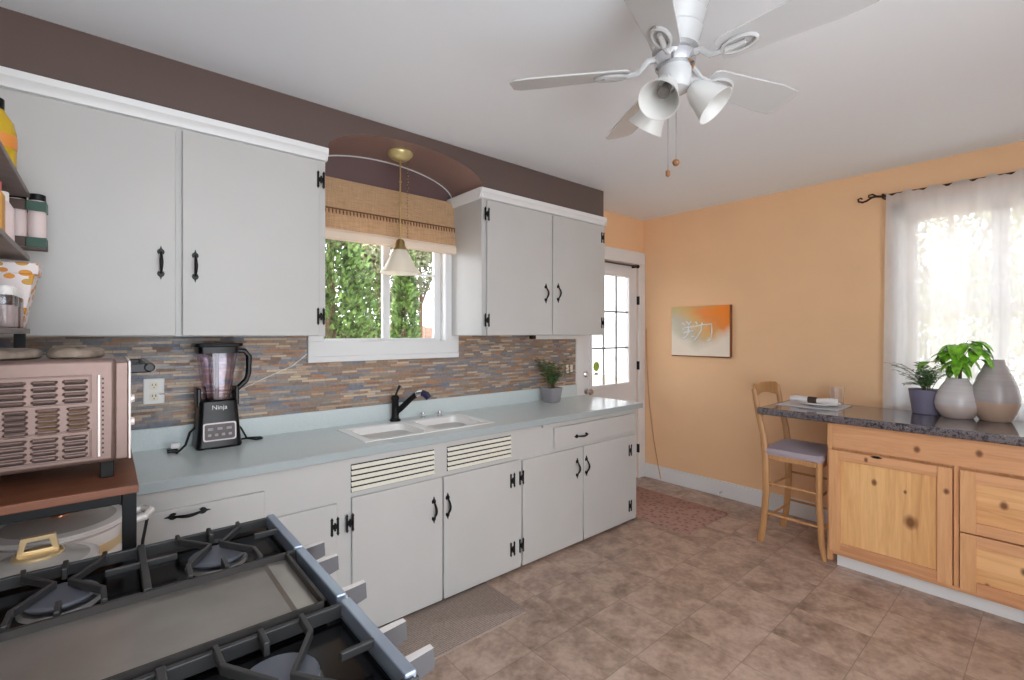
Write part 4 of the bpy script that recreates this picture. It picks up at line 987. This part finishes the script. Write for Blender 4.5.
def panel_front(name, y0, y1, z0, z1, sw_, material):
    x0, x1 = PX0-.020, PX0+.001
    o = B(x0+.011, x1, y0+.002, y1-.002, z0+.002, z1-.002).build(name, material, pe, smooth=0)
    for a_, b_ in ((y1-sw_, y1), (y0, y0+sw_)): B(x0, x1-.0005, a_, b_, z0, z1).build('stile', M['pine_f'], o, smooth=0, bevel=.002)
    for a_, b_ in ((z0, z0+sw_*.95), (z1-sw_*.95, z1)): B(x0+.0004, x1-.0005, y0+sw_, y1-sw_, a_, b_).build('rail', M['pine_h'], o, smooth=0, bevel=.002)
    return o
dd = panel_front('door', .402, .972, .10, .728, .062, M['pine_v'])
b = MB().prism([(.70, .722), (.72, .716), (.74, .716), (.76, .722), (.74, .729), (.72, .729)], 0, PX0-.026, PX0-.019)
plab(b.build('finger_pull', M['black'], dd), 'black finger pull')
for z0, z1 in ((.405, .728), (.095, .397)): panel_front('drawer', -.25, .372, z0, z1, .062, M['pine_d'])
gt = MB().box(3.405, 4.05, PYR, 1.395, .894, .942)
go = gt.build('granite_countertop', M['granite'], None, smooth=30, bevel=.014, bseg=3); tag(go, 'dark speckled granite countertop over the pine peninsula', 'countertop')
GZ = .942

# stool
so = thing('bar_stool', (3.66, 1.2, 0), 'honey wood bar stool with lavender-grey seat pulled to the granite counter', 'stool')
SXL, SXR = 3.465, 3.875
for x in (SXL, SXR):
    MB().tube([(x, 1.395, 0), (x, 1.372, .12), (x, 1.355, .35), (x, 1.358, .60), (x, 1.375, .75), (x, 1.412, .92), (x, 1.435, 1.06)], [.016, .017, .018, .019, .017, .015, .014], 10, flat=1.25).build('leg', M['stoolwood'], so)
for x in (SXL+.005, SXR-.005):
    MB().tube([(x, 1.005, 0), (x, 1.02, .10), (x, 1.035, .35), (x, 1.035, .62)], [.014, .017, .020, .021], 10).build('leg', M['stoolwood'], so)
fr = MB().box(SXL-.01, SXR+.01, 1.02, 1.375, .585, .622).build('seat_frame', M['stoolwood'], so, bevel=.006)
st2 = MB().rrect([((SXL+SXR)/2, 1.195, .621, .218, .185, .04), ((SXL+SXR)/2, 1.195, .64, .225, .19, .045), ((SXL+SXR)/2, 1.195, .662, .215, .18, .05), ((SXL+SXR)/2, 1.195, .670, .16, .13, .05)]); plab(st2.build('seat', M['seatfab'], so), 'lavender-grey padded seat')
def backrail(z0, z1, y0, bow, name):
    b = MB(); rings = []
    for i in range(13):
        t = i/12; x = SXL-.008+(SXR-SXL+.016)*t; yy_ = y0+bow*math.sin(PI*t)
        arch = (z1-z0)*.22*math.sin(PI*t); edge = .02 if i in (0, 12) else 0
        lo, hi = z0+arch*1.6, z1+arch*.4-edge
        rings.append([(x, yy_-.010, lo), (x, yy_+.010, lo), (x, yy_+.013, hi), (x, yy_-.007, hi)])
    b.loft(rings); b.build(name, M['stoolwood'], so, smooth=40, bevel=.004)
backrail(.985, 1.085, 1.432, .028, 'top_rail'); backrail(.86, .90, 1.398, .024, 'cross_rail')
rg = [((SXL, 1.357, .385), (SXR, 1.357, .385)), ((SXL, 1.36, .175), (SXR, 1.36, .175)), ((SXL, 1.035, .40), (SXR, 1.035, .40)), ((SXL, 1.025, .19), (SXR, 1.025, .19)),
      ((SXL, 1.357, .42), (SXL, 1.035, .42)), ((SXR, 1.357, .42), (SXR, 1.035, .42)), ((SXL, 1.365, .21), (SXL, 1.03, .21)), ((SXR, 1.365, .21), (SXR, 1.03, .21))]
for a, c in rg: MB().tube([a, c], .0085, 8).build('rung', M['stoolwood'], so)

# place setting
pmx, pmy = 3.80, 1.18
tag(B(pmx-.17, pmx+.16, pmy-.20, pmy+.175, GZ, GZ+.004).build('placemat', mat('pale_grey_placemat', (206, 206, 212), .8, bump=.3, bscale=250), bevel=.0015), 'pale grey placemat lying on the end of the granite counter', 'placemat')
tag(MB().lathe([(.06, 0), (.065, .004), (.10, .012), (.125, .020), (.124, .024), (.098, .016), (.06, .008)], (pmx-.02, pmy-.055, GZ+.004), 40).build('dinner_plate', M['porcelain']), 'white round plate on the grey placemat', 'plate')
nk = thing('napkin', (pmx-.02, pmy, GZ+.03), 'rolled white napkin in a brown ring lying on the plate', 'napkin')
rr_ = [(pmx-.03+.0*i, pmy+.125-.036*i, GZ+.040+.003*math.sin(i)) for i in range(9)]
MB().tube(rr_, [.018, .021, .021, .020, .017, .017, .020, .022, .020], 12).build('roll', M['linen'], nk)
plab(MB().tube([(pmx-.03, pmy+.012, GZ+.041), (pmx-.03, pmy-.042, GZ+.041)], .0225, 16).build('napkin_ring', M['brownring'], nk), 'brown ring')
tag(MB().lathe([(.040, 0), (.044, .004), (.049, .12), (.050, .125), (.047, .125), (.041, .012), (.01, .010)], (3.97, 1.075, GZ), 28, closed=(True, True)).build('drinking_glass', M['tumbler']), 'clear drinking glass standing behind the plate', 'glass')

# plants and vases
fp = thing('potted_fern', (3.95, .60, GZ), 'feathery plant in a violet-grey pot by the sheer curtain', 'plant')
cx, cy = 3.96, .585
MB().lathe([(.066, 0), (.070, .004), (.086, .14), (.089, .15), (.086, .154), (.080, .15), (.078, .13), (.03, .128)], (cx, cy, GZ), 32).build('pot', M['violetpot'], fp)
MB().lathe([(.077, .12), (.078, .135), (.03, .142)], (cx, cy, GZ), 24).build('soil', M['soil'], fp)
st_, lf_ = MB(), MB(); rnd = random.Random(11)
for i in range(20):
    a = i*2.4+rnd.uniform(-.3, .3); L = rnd.uniform(.07, .15)
    if math.cos(a) > .3: L = min(L, .055)
    frond((st_, lf_), (cx+rnd.uniform(-.025,.025), cy+rnd.uniform(-.025,.025), GZ+.135), math.cos(a), math.sin(a), L, rnd.uniform(.14, .25), rnd.uniform(.02, .10), 10, .0045, .05, i+50)
for a, L in ((2.15, .20), (2.3, .16)): frond((st_, lf_), (cx, cy, GZ+.135), math.cos(a), math.sin(a), L, .27, .09, 11, .005, .055, int(a*100))
st_.build('stems', M['stem'], fp); lf_.build('fronds', M['leaffern'], fp)
v1 = thing('round_vase', (3.90, .44, GZ), 'round pale glazed vase holding a bright green leafy plant', 'vase')
cx, cy = 3.91, .435
MB().lathe([(.066, 0), (.074, .004), (.099, .05), (.106, .085), (.099, .13), (.076, .185), (.055, .22), (.049, .238), (.044, .238), (.048, .22), (.069, .18), (.075, .10), (.02, .05)], (cx, cy, GZ), 40).build('body', vase_mat('pale_vase_glaze', (214, 198, 190), (222, 217, 219), GZ+.075), v1)
# plant in the vase: stem, leaf stalks and folded leaves
gp = thing('leafy_plant', (cx, cy, GZ+.2), 'bright green broad-leaved plant growing out of the round vase', 'plant')
stm, lvs = MB(), MB(); rnd = random.Random(21)
stm.tube([(cx, cy, GZ+.06), (cx+.004, cy-.012, GZ+.25), (cx+.0, cy-.016, GZ+.36), (cx, cy-.014, GZ+.44)], [.010, .009, .008, .006], 8)
def bigleaf(p, d, L, wv, droop):
    d = Vector(d).normalized(); sd = d.cross(Vector((0,0,1))).normalized(); N = 6; rows = []
    for i in range(N+1):
        t = i/N; c = Vector(p)+d*L*t-Vector((0,0,droop*t*t)); w_ = wv*math.sin(PI*min(1, t*.92+.06))**.8 if i < N else .001
        rows.append([c-sd*w_+Vector((0,0,.15*w_)), c-Vector((0,0,.1*w_)), c+sd*w_+Vector((0,0,.15*w_))])
    vs = [q for r_ in rows for q in r_]; fs = []
    for i in range(N):
        for j in range(2): a = i*3+j; fs.append((a, a+1, a+4, a+3))
    lvs.add(vs, fs)
for i in range(15):
    a = i*2.399+.4; h = GZ+.26+.16*((i*7) % 15)/15; L0 = rnd.uniform(.04, .11)*(1.15-.6*((i*7) % 15)/15)
    tip = Vector((cx+math.cos(a)*L0*.7, cy-.012+math.sin(a)*L0*1.2, h+.05)); stm.tube([(cx, cy-.014, h-.02), tip.lerp(Vector((cx, cy, h)), .4)+Vector((0,0,.025)), tip], .0025, 5)
    for j in range(3):
        b_ = a+(j-1)*.95; bigleaf(tip, (math.cos(b_)*.8, math.sin(b_), .15), rnd.uniform(.07, .10), rnd.uniform(.022, .032), rnd.uniform(.05, .12))
stm.build('stem', M['stem'], gp); lvs.build('leaves', M['leafbright'], gp, smooth=60)
v2 = thing('tall_vase', (3.93, .28, GZ), 'tall two-tone grey and tan vase at the right of the granite', 'vase')
cx, cy = 3.925, .275
MB().lathe([(.062, 0), (.068, .004), (.090, .05), (.104, .10), (.106, .14), (.098, .19), (.079, .25), (.058, .30), (.044, .33), (.040, .355), (.036, .355), (.040, .33), (.074, .24), (.085, .14), (.02, .06)], (cx, cy, GZ), 40).build('body', vase_mat('two_tone_vase_glaze', (196, 168, 148), (184, 177, 177), GZ+.115), v2)

# floor things
def rugmesh(x0, x1, y0, y1, r, h): return MB().rrect([((x0+x1)/2, (y0+y1)/2, 0.0, (x1-x0)/2, (y1-y0)/2, r), ((x0+x1)/2, (y0+y1)/2, h*.7, (x1-x0)/2, (y1-y0)/2, r), ((x0+x1)/2, (y0+y1)/2, h, (x1-x0)/2-.004, (y1-y0)/2-.004, r)])
tag(rugmesh(.86, 1.665, 1.825, 2.243, .03, .009).build('kitchen_mat', M['sinkmat']), 'grey-brown ribbed mat on the floor below the sink cabinet', 'mat')
tag(rugmesh(3.165, 3.80, 1.77, 2.72, .008, .010).build('door_mat', M['doormat']), 'reddish-brown door mat on the floor at the back door', 'mat')
ds = thing('door_stop', (XW-.016, 1.985, .06), 'small spring door stop on the white baseboard', 'door stop')
MB().tube([(XW-.016+0*i-.0035*i, 1.985+.006*math.cos(i*1.6), .055+.006*math.sin(i*1.6)-.0004*i) for i in range(22)], .0018, 5).build('spring', M['chrome'], ds)
plab(MB().sphere((XW-.097, 1.985, .046), .010, 10).build('tip', M['whiteplastic'], ds), 'white rubber tip')

# ------------------------------------------------------------------ outdoors
struct(B(-12, 16, YW+.2, 22, -.5, -.3).build('ground_yard', M['lawn'], smooth=0), 'pale yard ground')
struct(B(XW+.2, 18, -14, YW+.19, -.5, -.31).build('ground_side', M['lawn'], smooth=0))
def conifer(x, y, z, h, r, n, m, seed, label):
    rnd = random.Random(seed); t = thing('conifer_tree', (x, y, z), label, 'tree', 'trees outside the windows')
    MB().tube([(x, y, z), (x, y, z+h*.8)], [r*.12, r*.03], 8).build('trunk', M['bark'], t)
    b = MB()
    for i in range(n):
        f = rnd.random()**.8; a = rnd.uniform(0, 2*PI); lump = .78+.22*math.sin(a*5+f*23)
        rr = r*(1-f)**.75*lump*rnd.uniform(.45, 1.0)+.02; c = Vector((x+rr*math.cos(a), y+rr*math.sin(a), z+.15*h*.3+h*.96*f))
        d = Vector((math.cos(a), math.sin(a), rnd.uniform(.2, 1.4))).normalized(); d = (d+Vector((rnd.uniform(-.5,.5), rnd.uniform(-.5,.5), rnd.uniform(-.3,.3)))).normalized()
        sd = d.cross(Vector((rnd.uniform(-1,1), rnd.uniform(-1,1), .3))).normalized(); s = rnd.uniform(.035, .075)
        b.add([c-sd*s*.45, c+d*s*.9-sd*s*.3, c+d*s*1.5, c+d*s*.9+sd*s*.3, c+sd*s*.45], [(0,1,2,3,4)])
    b.build('foliage', m, t, smooth=0)
def bushy(x, y, z, h, r, n, m, seed, label, lo=.45, nc=11):
    rnd = random.Random(seed); t = thing('leafy_tree', (x, y, z), label, 'tree', 'trees outside the windows')
    tr = MB().tube([(x, y, z), (x+.05, y, z+h*.45), (x, y, z+h*.7)], [r*.05, r*.04, r*.02], 8)
    for k_ in range(5):
        a = k_*1.26; tr.tube([(x, y, z+h*.4), (x+math.cos(a)*r*.6, y+math.sin(a)*r*.6, z+h*.7)], [r*.02, r*.008], 6)
    tr.build('trunk', M['bark'], t)
    b = MB(); cl = [(rnd.uniform(-.6,.6)*r, rnd.uniform(-.6,.6)*r, h*rnd.uniform(lo, .9), r*rnd.uniform(.3,.5)) for _ in range(nc)]
    for i in range(n):
        cx_, cy_, cz_, cr_2 = cl[i % nc]; v_ = Vector((rnd.gauss(0,1), rnd.gauss(0,1), rnd.gauss(0,1))).normalized()*cr_2*rnd.uniform(.6, 1)
        c = Vector((x+cx_, y+cy_, z+cz_))+v_; d = Vector((rnd.gauss(0,1), rnd.gauss(0,1), rnd.gauss(0,1))).normalized(); sd = d.cross(Vector((rnd.gauss(0,1), rnd.gauss(0,1), 1))).normalized(); s = rnd.uniform(.03, .075)
        b.add([c-d*s, c-sd*s*.5, c+d*s, c+sd*s*.5], [(0,1,2,3)])
    b.build('foliage', m, t, smooth=0)
conifer(2.55, 7.2, -.3, 5.4, .95, 15000, M['conifer'], 1, 'large green conifer in the left pane of the sink window')
conifer(4.05, 9.2, -.3, 5.2, .5, 6000, M['conifer'], 2, 'slim tall conifer just right of the largest conifer')
bushy(3.75, 8.0, -.3, 5.0, .62, 7000, M['paleleaf'], 3, 'pale bushy tree at the right edge of the left window pane')
conifer(3.05, 5.80, -.3, 2.9, .36, 3000, M['conifer'], 7, 'small conifer low in the right pane of the sink window')
bushy(5.4, 9.6, -.3, 5.6, 1.1, 12000, M['dullleaf'], 4, 'grey-green leafy tree in the right pane of the sink window')
bushy(11.0, 1.3, -.3, 5.4, 1.9, 17000, M['paleleaf'], 5, 'pale leafy tree seen through the sheer curtain', .2, 26)
bushy(11.4, -2.6, -.3, 5.4, 1.9, 17000, M['dullleaf'], 6, 'green tree at the far right through the sheer curtain', .2, 26)
fe = thing('wooden_fence', (4, 10.5, -.3), 'low brown wooden fence across the yard outside the sink window', 'fence')
fbm = MB()
for i in range(32): fbm.box(-2+i*.3, -2+i*.3+.285, 10.5, 10.53, -.3, 1.60+.02*(i % 3))
fbm.box(-2, 7.6, 10.529, 10.58, 0, .1); fbm.box(-2, 7.6, 10.529, 10.58, .9, 1.0); fbm.build('boards', M['fence'], fe, smooth=0)

# ------------------------------------------------------------------ light
W = bpy.data.worlds.new('sky'); bpy.context.scene.world = W; W.use_nodes = True
bg = W.node_tree.nodes['Background']; bg.inputs[0].default_value = (.90, .95, 1.0, 1); bg.inputs[1].default_value = 3.0
def lamp(name, kind, loc, energy, col=(1,1,1), rot=None, **kw):
    l = bpy.data.lights.new(name, kind); l.energy = energy; l.color = col
    for k_, v_ in kw.items(): setattr(l, k_, v_)
    o = bpy.data.objects.new(name, l); C.objects.link(o); o.location = loc
    if rot: o.rotation_euler = rot
    return o
sun = lamp('sun', 'SUN', (0, -5, 8), 3.5, (1, .95, .86), angle=.02)
sun.rotation_euler = Vector((.85, .30, -1.0)).to_track_quat('-Z', 'Y').to_euler()

# ------------------------------------------------------------------ camera
U1, U2, VH = 1068., 108., 333.5
fpx = math.sqrt((U1-512)*(512-U2)); th = math.atan((U1-512)/fpx)
cd = bpy.data.cameras.new('camera'); cd.sensor_fit = 'HORIZONTAL'; cd.sensor_width = 36; cd.lens = fpx/1024*36
cd.shift_y = -(340-VH)/1024; cd.clip_start = .05
co = bpy.data.objects.new('camera', cd); C.objects.link(co); co.location = (0, 0, 1.45)
Fw = Vector((math.cos(th), math.sin(th), 0)); co.rotation_euler = Fw.to_track_quat('-Z', 'Y').to_euler()
sc = bpy.context.scene; sc.camera = co
sc.view_settings.view_transform = 'Standard'; sc.view_settings.look = 'None'; sc.view_settings.exposure = .8; sc.view_settings.gamma = 1
sc.cycles.max_bounces = 14; sc.cycles.diffuse_bounces = 8; sc.cycles.transparent_max_bounces = 16
